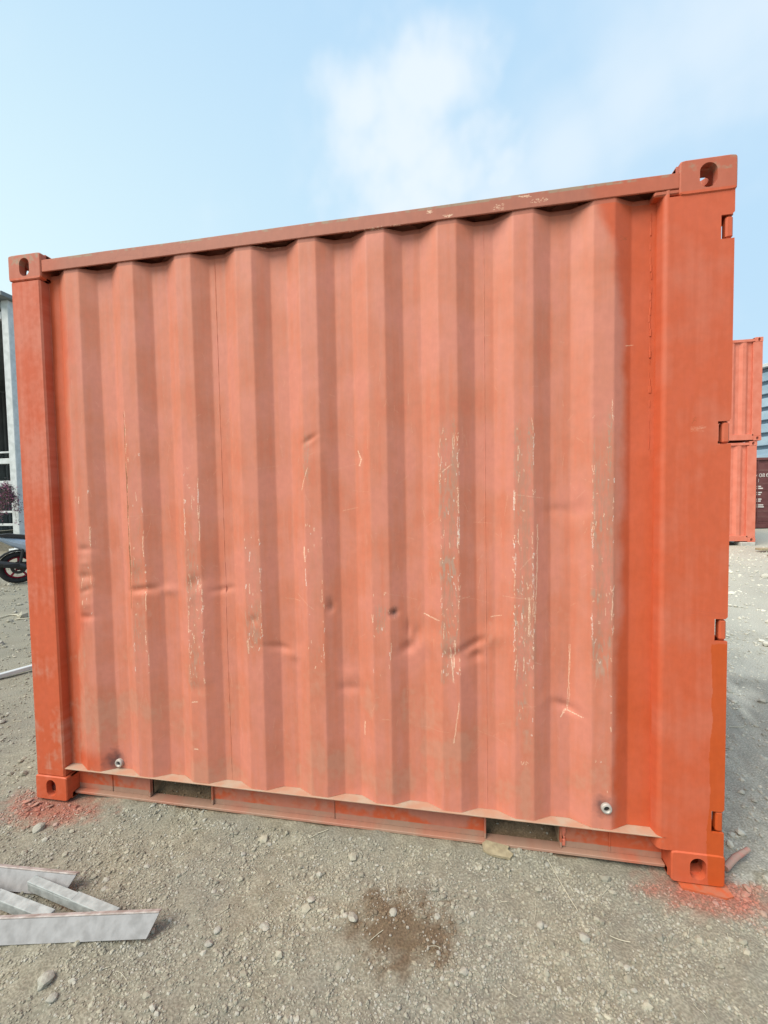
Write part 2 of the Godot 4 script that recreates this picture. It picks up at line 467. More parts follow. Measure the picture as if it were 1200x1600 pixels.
func make_materials() -> void:
	M.side = side_paint()
	M.orange = mottled(srgb(0.58, 0.155, 0.095), srgb(0.63, 0.19, 0.125), 0.7, 0.55, 21)
	M.old_orange = mottled(srgb(0.55, 0.18, 0.12), srgb(0.48, 0.13, 0.08), 0.5, 0.6, 22)
	M.flange = mottled(srgb(0.40, 0.31, 0.235), srgb(0.42, 0.235, 0.16), 1.6, 0.9, 23)
	M.tunnel = mottled(srgb(0.22, 0.145, 0.09), srgb(0.34, 0.24, 0.155), 2.5, 0.9, 24, 3.0)
	M.dark = plain(srgb(0.02, 0.018, 0.018), 0.7)
	M.maroon = mottled(srgb(0.105, 0.030, 0.032), srgb(0.135, 0.045, 0.045), 0.6, 0.6, 25)
	M.maroon_pale = mottled(srgb(0.16, 0.07, 0.065), srgb(0.125, 0.045, 0.045), 0.9, 0.6, 26)
	M.white = mottled(srgb(0.58, 0.61, 0.63), srgb(0.47, 0.50, 0.51), 0.8, 0.5, 27)
	M.beam = mottled(srgb(0.35, 0.345, 0.355), srgb(0.25, 0.245, 0.25), 4.2, 0.75, 28, 1.0)
	M.beam_top = mottled(srgb(0.50, 0.46, 0.445), srgb(0.26, 0.21, 0.19), 4.0, 0.85, 29, 2.0)
	M.brace = mottled(srgb(0.38, 0.405, 0.405), srgb(0.27, 0.29, 0.29), 3.5, 0.75, 30, 2.0)
	M.zinc = plain(srgb(0.46, 0.43, 0.40), 0.6, 0.3)
	M.print_white = plain(srgb(0.66, 0.62, 0.60), 0.7)
	M.shed = mottled(srgb(0.24, 0.265, 0.28), srgb(0.29, 0.315, 0.33), 0.2, 0.7, 31)
	M.roof_grey = mottled(srgb(0.22, 0.24, 0.25), srgb(0.16, 0.18, 0.19), 0.2, 0.7, 32)
	M.cladding = mottled(srgb(0.34, 0.45, 0.54), srgb(0.22, 0.31, 0.40), 0.12, 0.45, 33)
	M.cladding_dark = mottled(srgb(0.24, 0.32, 0.40), srgb(0.20, 0.28, 0.36), 0.2, 0.45, 34)
	M.rubber = plain(srgb(0.018, 0.018, 0.02), 0.85)
	M.plastic = plain(srgb(0.022, 0.022, 0.025), 0.5)
	M.rim = plain(srgb(0.30, 0.012, 0.035), 0.4, 0.2)
	M.silver = plain(srgb(0.36, 0.42, 0.52), 0.3, 0.3)
	M.metal = plain(srgb(0.42, 0.42, 0.43), 0.35, 0.9)
	M.lamp = plain(srgb(0.75, 0.72, 0.72), 0.2)
	M.wood = mottled(srgb(0.38, 0.32, 0.21), srgb(0.28, 0.23, 0.15), 5.0, 0.9, 35, 3.0)
	M.pink_wood = mottled(srgb(0.42, 0.19, 0.16), srgb(0.34, 0.24, 0.20), 5.0, 0.9, 36, 3.0)
	M.plate_edge = mottled(srgb(0.46, 0.09, 0.03), srgb(0.40, 0.13, 0.07), 4.0, 0.7, 37)
	M.concrete = mottled(srgb(0.46, 0.45, 0.42), srgb(0.36, 0.35, 0.33), 1.5, 0.9, 38)
	M.stone = mottled(srgb(0.36, 0.35, 0.31), srgb(0.27, 0.265, 0.235), 9.0, 0.95, 39, 4.0)
	M.pale_stone = mottled(srgb(0.37, 0.36, 0.31), srgb(0.29, 0.28, 0.24), 9.0, 0.95, 40, 4.0)
	M.red_stone = mottled(srgb(0.38, 0.15, 0.11), srgb(0.34, 0.24, 0.19), 8.0, 0.95, 41, 4.0)
	M.straw = plain(srgb(0.50, 0.47, 0.37), 0.9)
	M.bark = plain(srgb(0.14, 0.10, 0.08), 0.9)
	var leaf := plain(Color.WHITE, 0.7)
	leaf.vertex_color_use_as_albedo = true
	M.leaf = leaf

# ---------------------------------------------------------------- sky
func make_sky() -> Sky:
	var w := 1536
	var h := 768
	var im := Image.create(w, h, false, Image.FORMAT_RGBF)
	var n := FastNoiseLite.new()
	n.seed = 5
	n.frequency = 1.0
	n.fractal_octaves = 5
	n.fractal_gain = 0.55
	var sunward := Vector3(-0.41, 0.78, 0.47).normalized()
	var low := Vector3(0.76, 0.955, 0.985)
	var high := Vector3(0.355, 0.595, 0.90)
	# heaps of cloud: direction and angular half width, across and up
	var heaps := [[Vector3(-0.095, 0.640, -0.762), 0.150, 0.120], [Vector3(-0.060, 0.575, -0.815), 0.150, 0.14], [Vector3(-0.150, 0.675, -0.72), 0.085, 0.070], [Vector3(-0.035, 0.690, -0.72), 0.11, 0.065], [Vector3(-0.02, 0.60, -0.80), 0.16, 0.10]]
	var veils := [[Vector3(0.10, 0.555, -0.826).normalized(), 0.13], [Vector3(0.195, 0.590, -0.783).normalized(), 0.14], [Vector3(0.29, 0.62, -0.728).normalized(), 0.16], [Vector3(0.37, 0.64, -0.673).normalized(), 0.18], [Vector3(0.42, 0.65, -0.63).normalized(), 0.20]]
	var gain := 1.04 / 3.05
	for j in h / 2 + 1:
		var up := (0.5 - (j + 0.5) / h) * PI
		var y := sin(up)
		var c := cos(up)
		for i in w:
			var az := ((i + 0.5) / w) * TAU
			var d := Vector3(-sin(az) * c, y, cos(az) * c)
			d = Vector3(sin(az) * c, y, -cos(az) * c)
			# clear air, paler low down and towards the sun
			var t := pow(1.0 - clampf(y, 0, 1), 1.1)
			var near_sun := 0.5 + 0.5 * d.dot(sunward)
			var haze := clampf(t * (0.62 + 1.25 * smoothstep(0.30, 0.85, near_sun)), 0, 1)
			var col := high.lerp(low, haze)
			# high thin cloud in streaks
			var p := Vector3(d.x, d.y * 1.5, d.z) / (0.35 + maxf(y, 0.0))
			var q := Vector3(p.x * 0.9 + p.z * 0.35, p.y * 0.6, p.z * 1.6 - p.x * 0.9)
			var wisp := n.get_noise_3dv(q * 1.5 + Vector3(3.1, 0, 7.7)) + 0.5 * n.get_noise_3dv(d * 6.0)
			var cov := smoothstep(0.10, 0.85, wisp + 0.02) * 0.14
			var big := -9.0
			for e in heaps:
				var m: Vector3 = e[0].normalized()
				if d.dot(m) < 0.90: continue
				var across := Vector3(-m.z, 0, m.x).normalized()
				var v := across.cross(m)
				var r := Vector2(d.dot(across) / e[1], d.dot(v) / e[2]).length()
				big = maxf(big, 1.0 - r)
			if big > -0.9:
				var ragged := big + 0.55 * n.get_noise_3dv(d * 4.0 + Vector3(9, 1, 0)) + 0.30 * n.get_noise_3dv(d * 14.0)
				cov = maxf(cov, smoothstep(-0.26, 0.80, ragged) * 0.74)
			# the broad thin veil east of the heap
			var thin := -9.0
			for e in veils:
				if d.dot(e[0]) > 0.8: thin = maxf(thin, 1.0 - acos(minf(d.dot(e[0]), 1.0)) / e[1])
			if thin > -0.8: cov = maxf(cov, smoothstep(-0.25, 0.95, thin + 0.45 * n.get_noise_3dv(q * 1.6) + 0.2 * n.get_noise_3dv(d * 9.0)) * 0.52)
			col = col.lerp(Vector3(0.90, 0.955, 1.0), clampf(cov, 0, 1))
			im.set_pixel(i, j, Color(col.x * gain, col.y * gain, col.z * gain))
	im.fill_rect(Rect2i(0, h / 2 + 1, w, h / 2 - 1), Color(0.30, 0.30, 0.28) * gain)
	var m := PanoramaSkyMaterial.new()
	m.panorama = ImageTexture.create_from_image(im)
	var sky := Sky.new()
	sky.sky_material = m
	return sky

# ---------------------------------------------------------------- ground
func smooth_bump(d: float) -> float:
	return exp(-d * d)

func ground_height(x: float, z: float) -> float:
	var far := Vector2(x - 1.5, z).length()
	var y := coarse.get_noise_2d(x * 1.4, z * 1.4) * 0.020 + fine.get_noise_2d(x * 9.0, z * 9.0) * 0.006 + fine.get_noise_2d(x * 34.0 + 50.0, z * 34.0) * 0.0022
	y += coarse.get_noise_2d(x * 0.22 + 40.0, z * 0.22) * 0.05 * smoothstep(3.0, 9.0, far) - 0.006
	# earth banked up along the bottom rail
	if x > -0.3 and x < 3.3: y += 0.014 * smooth_bump((z + 0.04) / 0.11) * smoothstep(0.2, 0.5, x) * (1.0 - smoothstep(2.45, 2.75, x))
	# earth pushed into the fork pockets
	if z < -0.06 and z > -0.9 and ((x > 0.55 and x < 0.93) or (x > 2.12 and x < 2.46)): y += 0.080 * smoothstep(-0.07, -0.19, z) * (0.75 + 0.5 * coarse.get_noise_2d(x * 5.0, z * 5.0 + 8.0))
	# level under the corner castings
	for c in [Vector2(0.09, -0.08), Vector2(2.90, -0.08)]:
		var k := smooth_bump(Vector2(x, z).distance_to(c) / 0.2)
		y = lerpf(y, -0.012, k)
	return y

# red spray that settled on the ground at both castings
func sprayed(x: float, z: float) -> float:
	var k := coarse.get_noise_2d(x * 14.0, z * 14.0) * 0.40 + fine.get_noise_2d(x * 60.0, z * 60.0) * 0.18
	var a := 1.15 - Vector2((x - 0.13) / 0.30, (z - 0.03) / 0.12).length() + k
	var b := 1.15 - Vector2((x - 2.93) / 0.25, (z - 0.02) / 0.105).length() + k
	return clampf(maxf(a, b), 0.0, 0.82)

func ground_color(x: float, z: float) -> Vector3:
	var a := coarse.get_noise_2d(x * 2.1 + 9.0, z * 2.1) * 0.5 + 0.5
	var b := fine.get_noise_2d(x * 14.0, z * 14.0 + 5.0) * 0.5 + 0.5
	var tan := Vector3(0.297, 0.272, 0.208)
	var grey := Vector3(0.280, 0.270, 0.226)
	var pale := Vector3(0.385, 0.368, 0.297)
	var c := grey.lerp(tan, clampf(a * 1.5 - 0.25, 0, 1))
	c = c.lerp(pale, clampf((b - 0.5) * 1.6 + (a - 0.5) * 0.8, 0, 0.7))
	c *= 0.94 + 0.16 * fine.get_noise_2d(x * 70.0, z * 70.0)
	# container shadow painted as grey beyond the doors, sunlit ground past it as pale
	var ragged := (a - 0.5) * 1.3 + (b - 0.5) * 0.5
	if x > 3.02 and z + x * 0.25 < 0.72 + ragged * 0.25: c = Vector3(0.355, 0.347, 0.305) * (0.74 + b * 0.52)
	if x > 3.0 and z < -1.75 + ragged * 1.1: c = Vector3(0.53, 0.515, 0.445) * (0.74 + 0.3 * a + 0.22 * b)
	# brown damp stain
	var st := 1.0 - Vector2((x - 1.83) / 0.215, (z - 0.315) / 0.145).length() + coarse.get_noise_2d(x * 9.0, z * 9.0) * 0.55 + fine.get_noise_2d(x * 40.0, z * 40.0) * 0.25
	if st > 0.0: c = c.lerp(Vector3(0.125, 0.078, 0.042), clampf(st * 1.6, 0, 0.82))
	# rust and earth in the fork pockets
	if z < -0.05 and z > -1.0 and x > 0.5 and x < 2.5: c = Vector3(0.235, 0.165, 0.105) * (0.8 + 0.4 * b)
	var red := sprayed(x, z)
	if red > 0.0: c = c.lerp(Vector3(0.35, 0.095, 0.060), red * 0.9)
	return c

func spread(lo: float, hi: float, step: float, out: float) -> PackedFloat32Array:
	var a := PackedFloat32Array()
	var s := step
	var v := lo
	var left := []
	while v > -out:
		s *= 1.11
		v -= s
		left.append(v)
	left.reverse()
	for q in left: a.append(q)
	v = lo
	while v < hi:
		a.append(v)
		v += step
	s = step
	while v < out:
		a.append(v)
		s *= 1.11
		v += s
	a.append(out)
	return a

func make_ground() -> void:
	var xs := spread(-0.3, 3.6, 0.0135, 420.0)
	var zs := spread(-0.28, 0.86, 0.0135, 420.0)
	var nx := xs.size()
	var nz := zs.size()
	var v := PackedVector3Array()
	var col := PackedColorArray()
	var nor := PackedVector3Array()
	v.resize(nx * nz); col.resize(nx * nz); nor.resize(nx * nz)
	for j in nz:
		for i in nx:
			v[j * nx + i] = Vector3(xs[i], ground_height(xs[i], zs[j]), zs[j])
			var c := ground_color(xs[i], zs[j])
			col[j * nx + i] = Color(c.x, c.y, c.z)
	for j in nz:
		for i in nx:
			var a := v[j * nx + mini(i + 1, nx - 1)] - v[j * nx + maxi(i - 1, 0)]
			var b := v[mini(j + 1, nz - 1) * nx + i] - v[maxi(j - 1, 0) * nx + i]
			nor[j * nx + i] = b.cross(a).normalized()
	var idx := PackedInt32Array()
	idx.resize((nx - 1) * (nz - 1) * 6)
	var k := 0
	for j in nz - 1:
		for i in nx - 1:
			var a := j * nx + i
			for e in [a, a + 1, a + nx, a + 1, a + nx + 1, a + nx]:
				idx[k] = e
				k += 1
	var arr := []
	arr.resize(Mesh.ARRAY_MAX)
	arr[Mesh.ARRAY_VERTEX] = v; arr[Mesh.ARRAY_NORMAL] = nor; arr[Mesh.ARRAY_COLOR] = col; arr[Mesh.ARRAY_INDEX] = idx
	var mesh := ArrayMesh.new()
	mesh.add_surface_from_arrays(Mesh.PRIMITIVE_TRIANGLES, arr)
	var m := mottled(Color(0.80, 0.80, 0.79), Color(1, 1, 1), 5.0, 0.97, 51, 2.5, 0.0, 0.07)
	m.vertex_color_use_as_albedo = true
	var g := part("ground", mesh, m, self)
	describe(g, "grey and tan gravel yard with dust, red overspray and a brown stain", "ground", "", "structure")

func pebble(seed: int, sub: bool, flat: float) -> ArrayMesh:
	var r := RandomNumberGenerator.new()
	r.seed = seed
	var t := (1.0 + sqrt(5.0)) / 2.0
	var p := [Vector3(-1, t, 0), Vector3(1, t, 0), Vector3(-1, -t, 0), Vector3(1, -t, 0), Vector3(0, -1, t), Vector3(0, 1, t), Vector3(0, -1, -t), Vector3(0, 1, -t), Vector3(t, 0, -1), Vector3(t, 0, 1), Vector3(-t, 0, -1), Vector3(-t, 0, 1)]
	var f := [[0, 11, 5], [0, 5, 1], [0, 1, 7], [0, 7, 10], [0, 10, 11], [1, 5, 9], [5, 11, 4], [11, 10, 2], [10, 7, 6], [7, 1, 8], [3, 9, 4], [3, 4, 2], [3, 2, 6], [3, 6, 8], [3, 8, 9], [4, 9, 5], [2, 4, 11], [6, 2, 10], [8, 6, 7], [9, 8, 1]]
	for i in 12: p[i] = p[i].normalized()
	if sub:
		var mids := {}
		var g := []
		for q in f:
			var m := []
			for e in [[0, 1], [1, 2], [2, 0]]:
				var key := Vector2i(mini(q[e[0]], q[e[1]]), maxi(q[e[0]], q[e[1]]))
				if not mids.has(key):
					mids[key] = p.size()
					p.append((p[key.x] + p[key.y]).normalized())
				m.append(mids[key])
			g.append([q[0], m[0], m[2]]); g.append([q[1], m[1], m[0]]); g.append([q[2], m[2], m[1]]); g.append([m[0], m[1], m[2]])
		f = g
	var cuts := []
	for i in 5: cuts.append([Vector3(r.randfn(), r.randfn(), r.randfn()).normalized(), r.randf_range(0.55, 0.9)])
	for i in p.size():
		var v: Vector3 = p[i]
		for c in cuts:
			var d: float = v.dot(c[0])
			if d > c[1]: v -= c[0] * (d - c[1])
		p[i] = v * r.randf_range(0.9, 1.08) * Vector3(1, flat, 1)
	var st := begin()
	for q in f:
		var n: Vector3 = (p[q[1]] - p[q[0]]).cross(p[q[2]] - p[q[0]]).normalized()
		if n.dot(p[q[0]]) < 0.0: n = -n
		tri(st, p[q[0]], p[q[1]], p[q[2]], n)
	return st.commit()

func blocked(x: float, z: float) -> bool:
	if x > 0.0 and x < L and z < 0.005: return not (z > -0.5 and ((x > 0.6 and x < 0.89) or (x > 2.16 and x < 2.42)))
	return false

func make_gravel() -> void:
	var pm := plain(Color.WHITE, 0.96)
	pm.vertex_color_use_as_albedo = true
	var zones := [  # x0, x1, z0, z1, how many, smallest, spread of sizes
		[-0.1, 3.5, -0.05, 0.80, 78000, 0.0021, 0.40],
		[-0.1, 3.5, -0.05, 0.80, 4600, 0.0036, 0.36],
		[-2.2, 0.2, -2.4, 0.5, 16000, 0.0035, 0.45],
		[-8.0, -1.2, -7.0, -1.5, 9000, 0.007, 0.5],
		[3.0, 5.2, -3.2, 0.5, 16000, 0.0035, 0.45],
		[3.4, 11.0, -10.0, -2.5, 12000, 0.007, 0.5],
		[0.5, 2.5, -0.5, 0.03, 2600, 0.0030, 0.4]]
	var heaps := [[], [], []]
	for q in zones:
		for k in q[4]:
			var x := rng.randf_range(q[0], q[1])
			var z := rng.randf_range(q[2], q[3])
			if blocked(x, z): continue
			var thick := coarse.get_noise_2d(x * 3.2 + 70.0, z * 3.2) * 0.5 + 0.5 + 0.35 * fine.get_noise_2d(x * 9.0 + 20.0, z * 9.0)
			if thick < rng.randf_range(0.17, 0.74): continue
			var s: float = q[5] * exp(absf(rng.randfn(0, q[6])) * 1.35)
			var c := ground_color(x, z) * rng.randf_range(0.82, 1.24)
			if rng.randf() < 0.16: c = c.lerp(Vector3(0.40, 0.39, 0.35), 0.6)
			var red := sprayed(x, z)
			if red > 0.2: c = c.lerp(Vector3(0.38, 0.125, 0.092), red * 0.6)
			var b := Basis(Vector3(rng.randfn(), rng.randfn(), rng.randfn()).normalized(), rng.randf() * TAU).scaled(Vector3(s * rng.randf_range(0.8, 1.4), s * rng.randf_range(0.6, 1.0), s))
			heaps[rng.randi() % 3].append([Transform3D(b, Vector3(x, ground_height(x, z) + s * rng.randf_range(-0.1, 0.35), z)), Color(c.x, c.y, c.z)])
	for h in 3:
		var mm := MultiMesh.new()
		mm.transform_format = MultiMesh.TRANSFORM_3D
		mm.use_colors = true
		mm.mesh = pebble(100 + h, false, 0.8)
		mm.instance_count = heaps[h].size()
		for i in heaps[h].size():
			mm.set_instance_transform(i, heaps[h][i][0])
			mm.set_instance_color(i, heaps[h][i][1])
		var o := MultiMeshInstance3D.new()
		o.name = numbered("gravel")
		o.multimesh = mm
		o.material_override = pm
		add_child(o)
		describe(o, "loose grey and tan gravel scattered over the yard", "gravel", "loose gravel", "stuff")

func make_stones() -> void:
	var shapes := [pebble(301, true, 0.62), pebble(302, true, 0.55), pebble(303, true, 0.7), pebble(304, true, 0.45)]
	var spots := [  # x, z, half size, pale or dark, label
		[1.673, 0.302, 0.026, 0, "round pale stone at the rim of the brown stain, beside a smaller one"],
		[1.808, 0.277, 0.022, 0, "pale rounded stone lying in the middle of the brown stain"],
		[1.960, 0.264, 0.014, 0, "small pale stone at the edge of the brown stain towards the doors"],
		[2.047, 0.410, 0.020, 0, "squarish pale stone on bare dust past the brown stain"],
		[1.383, 0.384, 0.021, 0, "angular pale stone among fine gravel between lattice beam and stain"],
		[1.235, 0.424, 0.019, 1, "upright grey stone off the cut end of the lattice beam"],
		[1.230, 0.464, 0.024, 1, "flat grey stone beside an upright one off the lattice beam"],
		[2.433, 0.265, 0.026, 0, "long tilted pale stone on dust before the bolted panel face"],
		[2.304, 0.239, 0.019, 0, "round pale stone on dust near a long tilted one"],
		[2.206, 0.232, 0.012, 0, "small round stone on dust before the second fork pocket"],
		[0.800, 0.640, 0.036, 0, "large rough tan stone on gravel in front of the lattice beam"],
		[0.862, 0.672, 0.022, 0, "smaller tan stone against a large rough one"],
		[1.170, 0.137, 0.017, 1, "grey stone on gravel before the first fork pocket"],
		[0.195, 0.150, 0.036, 0, "flat pinkish tan stone in front of the red sprayed patch"],
		[-0.95, -0.55, 0.045, 0, "low tan stone on earth beside the narrow corner post"],
		[-3.4, -2.1, 0.06, 0, "pale stone on open ground beyond the white tube"]]
	for q in spots:
		var s: float = q[2] * 0.70
		var o := part("stone", shapes[rng.randi() % 4], M.pale_stone if q[3] == 0 else M.stone, self)
		o.scale = Vector3(s * rng.randf_range(0.9, 1.25), s, s * rng.randf_range(0.8, 1.1))
		o.rotation = Vector3(rng.randf_range(-0.2, 0.2), rng.randf() * TAU, rng.randf_range(-0.2, 0.2))
		o.position = Vector3(q[0], ground_height(q[0], q[1]) + s * 0.22, q[1])
		describe(o, q[4], "stone", "larger stones on the gravel")
	# chips of stone wedged round the castings, covered in red spray
	for q in [[-0.03, 0.022, 0.020], [0.035, 0.032, 0.018], [0.115, 0.030, 0.014]]:
		var s: float = q[2]
		var o := part("stone_chip", shapes[3], M.red_stone, self)
		o.scale = Vector3(s * 1.2, s * 0.7, s * 0.6)
		o.rotation = Vector3(rng.randf_range(-0.3, 0.3), rng.randf() * 2.0, rng.randf_range(-0.3, 0.3))
		o.position = Vector3(q[0], -0.003, q[1])
		describe(o, "red sprayed stone chip at the foot of the narrow corner post", "stone chip", "red sprayed chips at the casting")
	for q in [[3.05, 0.012, 0.013], [3.075, -0.02, 0.015]]:
		var s: float = q[2]
		var o := part("stone_chip", shapes[0], M.red_stone, self)
		o.scale = Vector3(s * 1.3, s, s)
		o.rotation = Vector3(0, rng.randf() * 6.0, 0.2)
		o.position = Vector3(q[0], ground_height(q[0], q[1]) + s * 0.2, q[1])
		describe(o, "red sprayed stone chip beside the steel plate under the door post", "stone chip", "red sprayed chips at the steel plate")

func make_litter() -> void:
	# bits of straw and wire: too many and too slight to count
	var st := begin()
	for k in 120:
		var near := k < 42
		var x := rng.randf_range(0.3, 3.3) if near else rng.randf_range(3.0, 6.0)
		var z := rng.randf_range(0.05, 0.7) if near else rng.randf_range(-4.5, 0.2)
		if k >= 90:
			x = rng.randf_range(-5.0, -0.4)
			z = rng.randf_range(-3.5, 0.1)
		var a := rng.randf() * TAU
		var long := rng.randf_range(0.015, 0.07) * (1.0 if near else 1.8)
		var pts := []
		for i in 4:
			var px := x + cos(a) * long * i / 3.0
			var pz := z + sin(a) * long * i / 3.0
			a += rng.randfn(0, 0.07)
			pts.append(Vector3(px, ground_height(px, pz) + 0.004, pz))
		tube(st, pts, [rng.randf_range(0.0006, 0.0011) * (1.0 if near else 1.7)], 4)
	var o := part("straw_litter", st.commit(), M.straw, self)
	describe(o, "pale bits of straw and wire scattered over the gravel", "litter", "", "stuff")
	# the looped straw beyond the white tube
	st = begin()
	var pts := []
	for i in 26:
		var t := i / 25.0
		var x := -3.75 + t * 0.62 + 0.05 * sin(t * 13.0)
		var z := -2.58 + 0.09 * sin(t * 9.0 + 1.0)
		pts.append(Vector3(x, ground_height(x, z) + 0.012, z))
	tube(st, pts, [0.008], 5)
	o = part("string_loop", st.commit(), M.straw, self)
	describe(o, "pale looped string lying on the ground beyond the white tube", "string")
	for q in [[2.38, -0.01, 2.44, 0.17, "long thin straw lying on dust before the second fork pocket"], [2.52, 0.235, 2.58, 0.24, "short pale straw beside the long tilted stone"], [1.41, 0.03, 1.48, -0.02, "thin straw lying by the bottom rail between the fork pockets"]]:
		st = begin()
		var line := []
		for i in 5:
			var p := Vector2(q[0], q[1]).lerp(Vector2(q[2], q[3]), i / 4.0)
			line.append(Vector3(p.x, ground_height(p.x, p.y) + 0.005, p.y))
		tube(st, line, [0.0014], 5)
		o = part("straw", st.commit(), M.straw, self)
		describe(o, q[4], "straw")

# ---------------------------------------------------------------- the container in front
var dents := [  # x, y, half width, half height, depth (positive pushes in), shear of the crease
	[1.443, 1.690, 0.030, 0.012, 0.006, 0.5], [1.450, 1.66, 0.035, 0.03, 0.003, 0.0], [1.650, 1.615, 0.018, 0.022, 0.003, 0.0],
	[2.483, 1.378, 0.055, 0.035, 0.005, 0.2], [2.42, 1.385, 0.04, 0.02, 0.004, 0.0],
	[0.330, 1.225, 0.035, 0.016, 0.007, 0.0], [0.330, 1.16, 0.03, 0.016, -0.004, 0.0], [0.325, 1.097, 0.035, 0.018, 0.008, 0.0], [0.325, 1.03, 0.03, 0.014, 0.006, 0.3], [0.325, 0.965, 0.03, 0.02, -0.005, 0.0], [0.325, 0.905, 0.035, 0.016, 0.008, 0.0],
	[0.612, 1.040, 0.055, 0.016, 0.011, 0.12], [0.612, 1.10, 0.04, 0.05, 0.007, 0.0], [0.736, 1.035, 0.045, 0.022, -0.007, 0.0], [0.67, 1.04, 0.03, 0.02, 0.006, 0.0],
	[0.889, 1.075, 0.045, 0.035, 0.010, 0.35], [0.889, 0.98, 0.03, 0.06, 0.005, 0.0], [1.013, 1.10, 0.05, 0.06, 0.005, 0.0], [1.013, 1.045, 0.05, 0.014, 0.007, 0.15],
	[1.27, 0.795, 0.06, 0.016, 0.008, -0.2], [1.33, 0.77, 0.035, 0.03, -0.007, 0.0], [1.38, 0.83, 0.02, 0.05, 0.004, 0.0],
	[1.835, 0.820, 0.028, 0.024, 0.013, 0.3], [1.875, 0.875, 0.022, 0.040, 0.010, 0.0], [1.915, 0.845, 0.035, 0.05, -0.007, 0.0], [1.84, 0.90, 0.010, 0.035, 0.008, 0.0], [1.95, 0.90, 0.03, 0.05, 0.006, 0.0],
	[2.035, 0.80, 0.045, 0.030, 0.010, -0.2], [2.095, 0.845, 0.055, 0.018, 0.012, 0.45], [2.115, 0.80, 0.022, 0.02, 0.011, 0.0], [2.18, 0.88, 0.05, 0.035, -0.007, 0.3], [2.17, 0.95, 0.03, 0.05, 0.005, 0.0],
	[1.585, 0.63, 0.05, 0.020, 0.006, 0.0], [1.585, 0.69, 0.04, 0.03, -0.004, 0.0], [2.450, 0.615, 0.045, 0.018, 0.010, -0.3], [2.46, 0.74, 0.025, 0.14, 0.004, 0.0], [2.38, 0.64, 0.03, 0.03, -0.004, 0.0],
	[1.782, 0.969, 0.016, 0.013, 0.014, 0.2], [1.512, 0.985, 0.012, 0.022, 0.010, 0.0], [1.731, 0.92, 0.03, 0.05, 0.004, 0.0],
	[0.889, 0.60, 0.05, 0.03, 0.004, 0.0], [1.17, 0.92, 0.02, 0.02, 0.006, 0.0], [2.574, 0.85, 0.03, 0.07, 0.004, 0.1], [2.293, 0.70, 0.03, 0.10, 0.003, 0.0], [2.10, 1.35, 0.15, 0.25, 0.003, 0.0], [0.95, 1.8, 0.2, 0.3, 0.002, 0.0]]

func trapezoid(x: float) -> float:
	var k := roundf((x - FACE_FIRST) / FACE_PITCH)
	if k < 0.0 or k > 8.0: return FACE_IN
	var d := absf(x - FACE_FIRST - k * FACE_PITCH)
	return lerpf(FACE_OUT, FACE_IN, clampf((d - 0.036) / 0.068, 0.0, 1.0))

func profile(x: float) -> float:
	return (trapezoid(x - 0.003) + trapezoid(x) * 2.0 + trapezoid(x + 0.003)) / 4.0

# surface of the panel; wear turns on the dents and the unevenness of the sheet
func sheet(x: float, y: float, near: Array) -> float:
	var z := profile(x)
	for e in near:
		var v: float = (y - e[1] - e[5] * (x - e[0])) / e[3]
		if absf(v) > 2.6: continue
		var u: float = (x - e[0]) / e[2]
		if absf(u) > 2.6: continue
		z -= e[4] * 0.92 * exp(-u * u - v * v)
	return z + coarse.get_noise_2d(x * 2.3, y * 1.3 + 30.0) * 0.0030 + coarse.get_noise_2d(x * 6.0 + 90.0, y * 4.0) * 0.0009

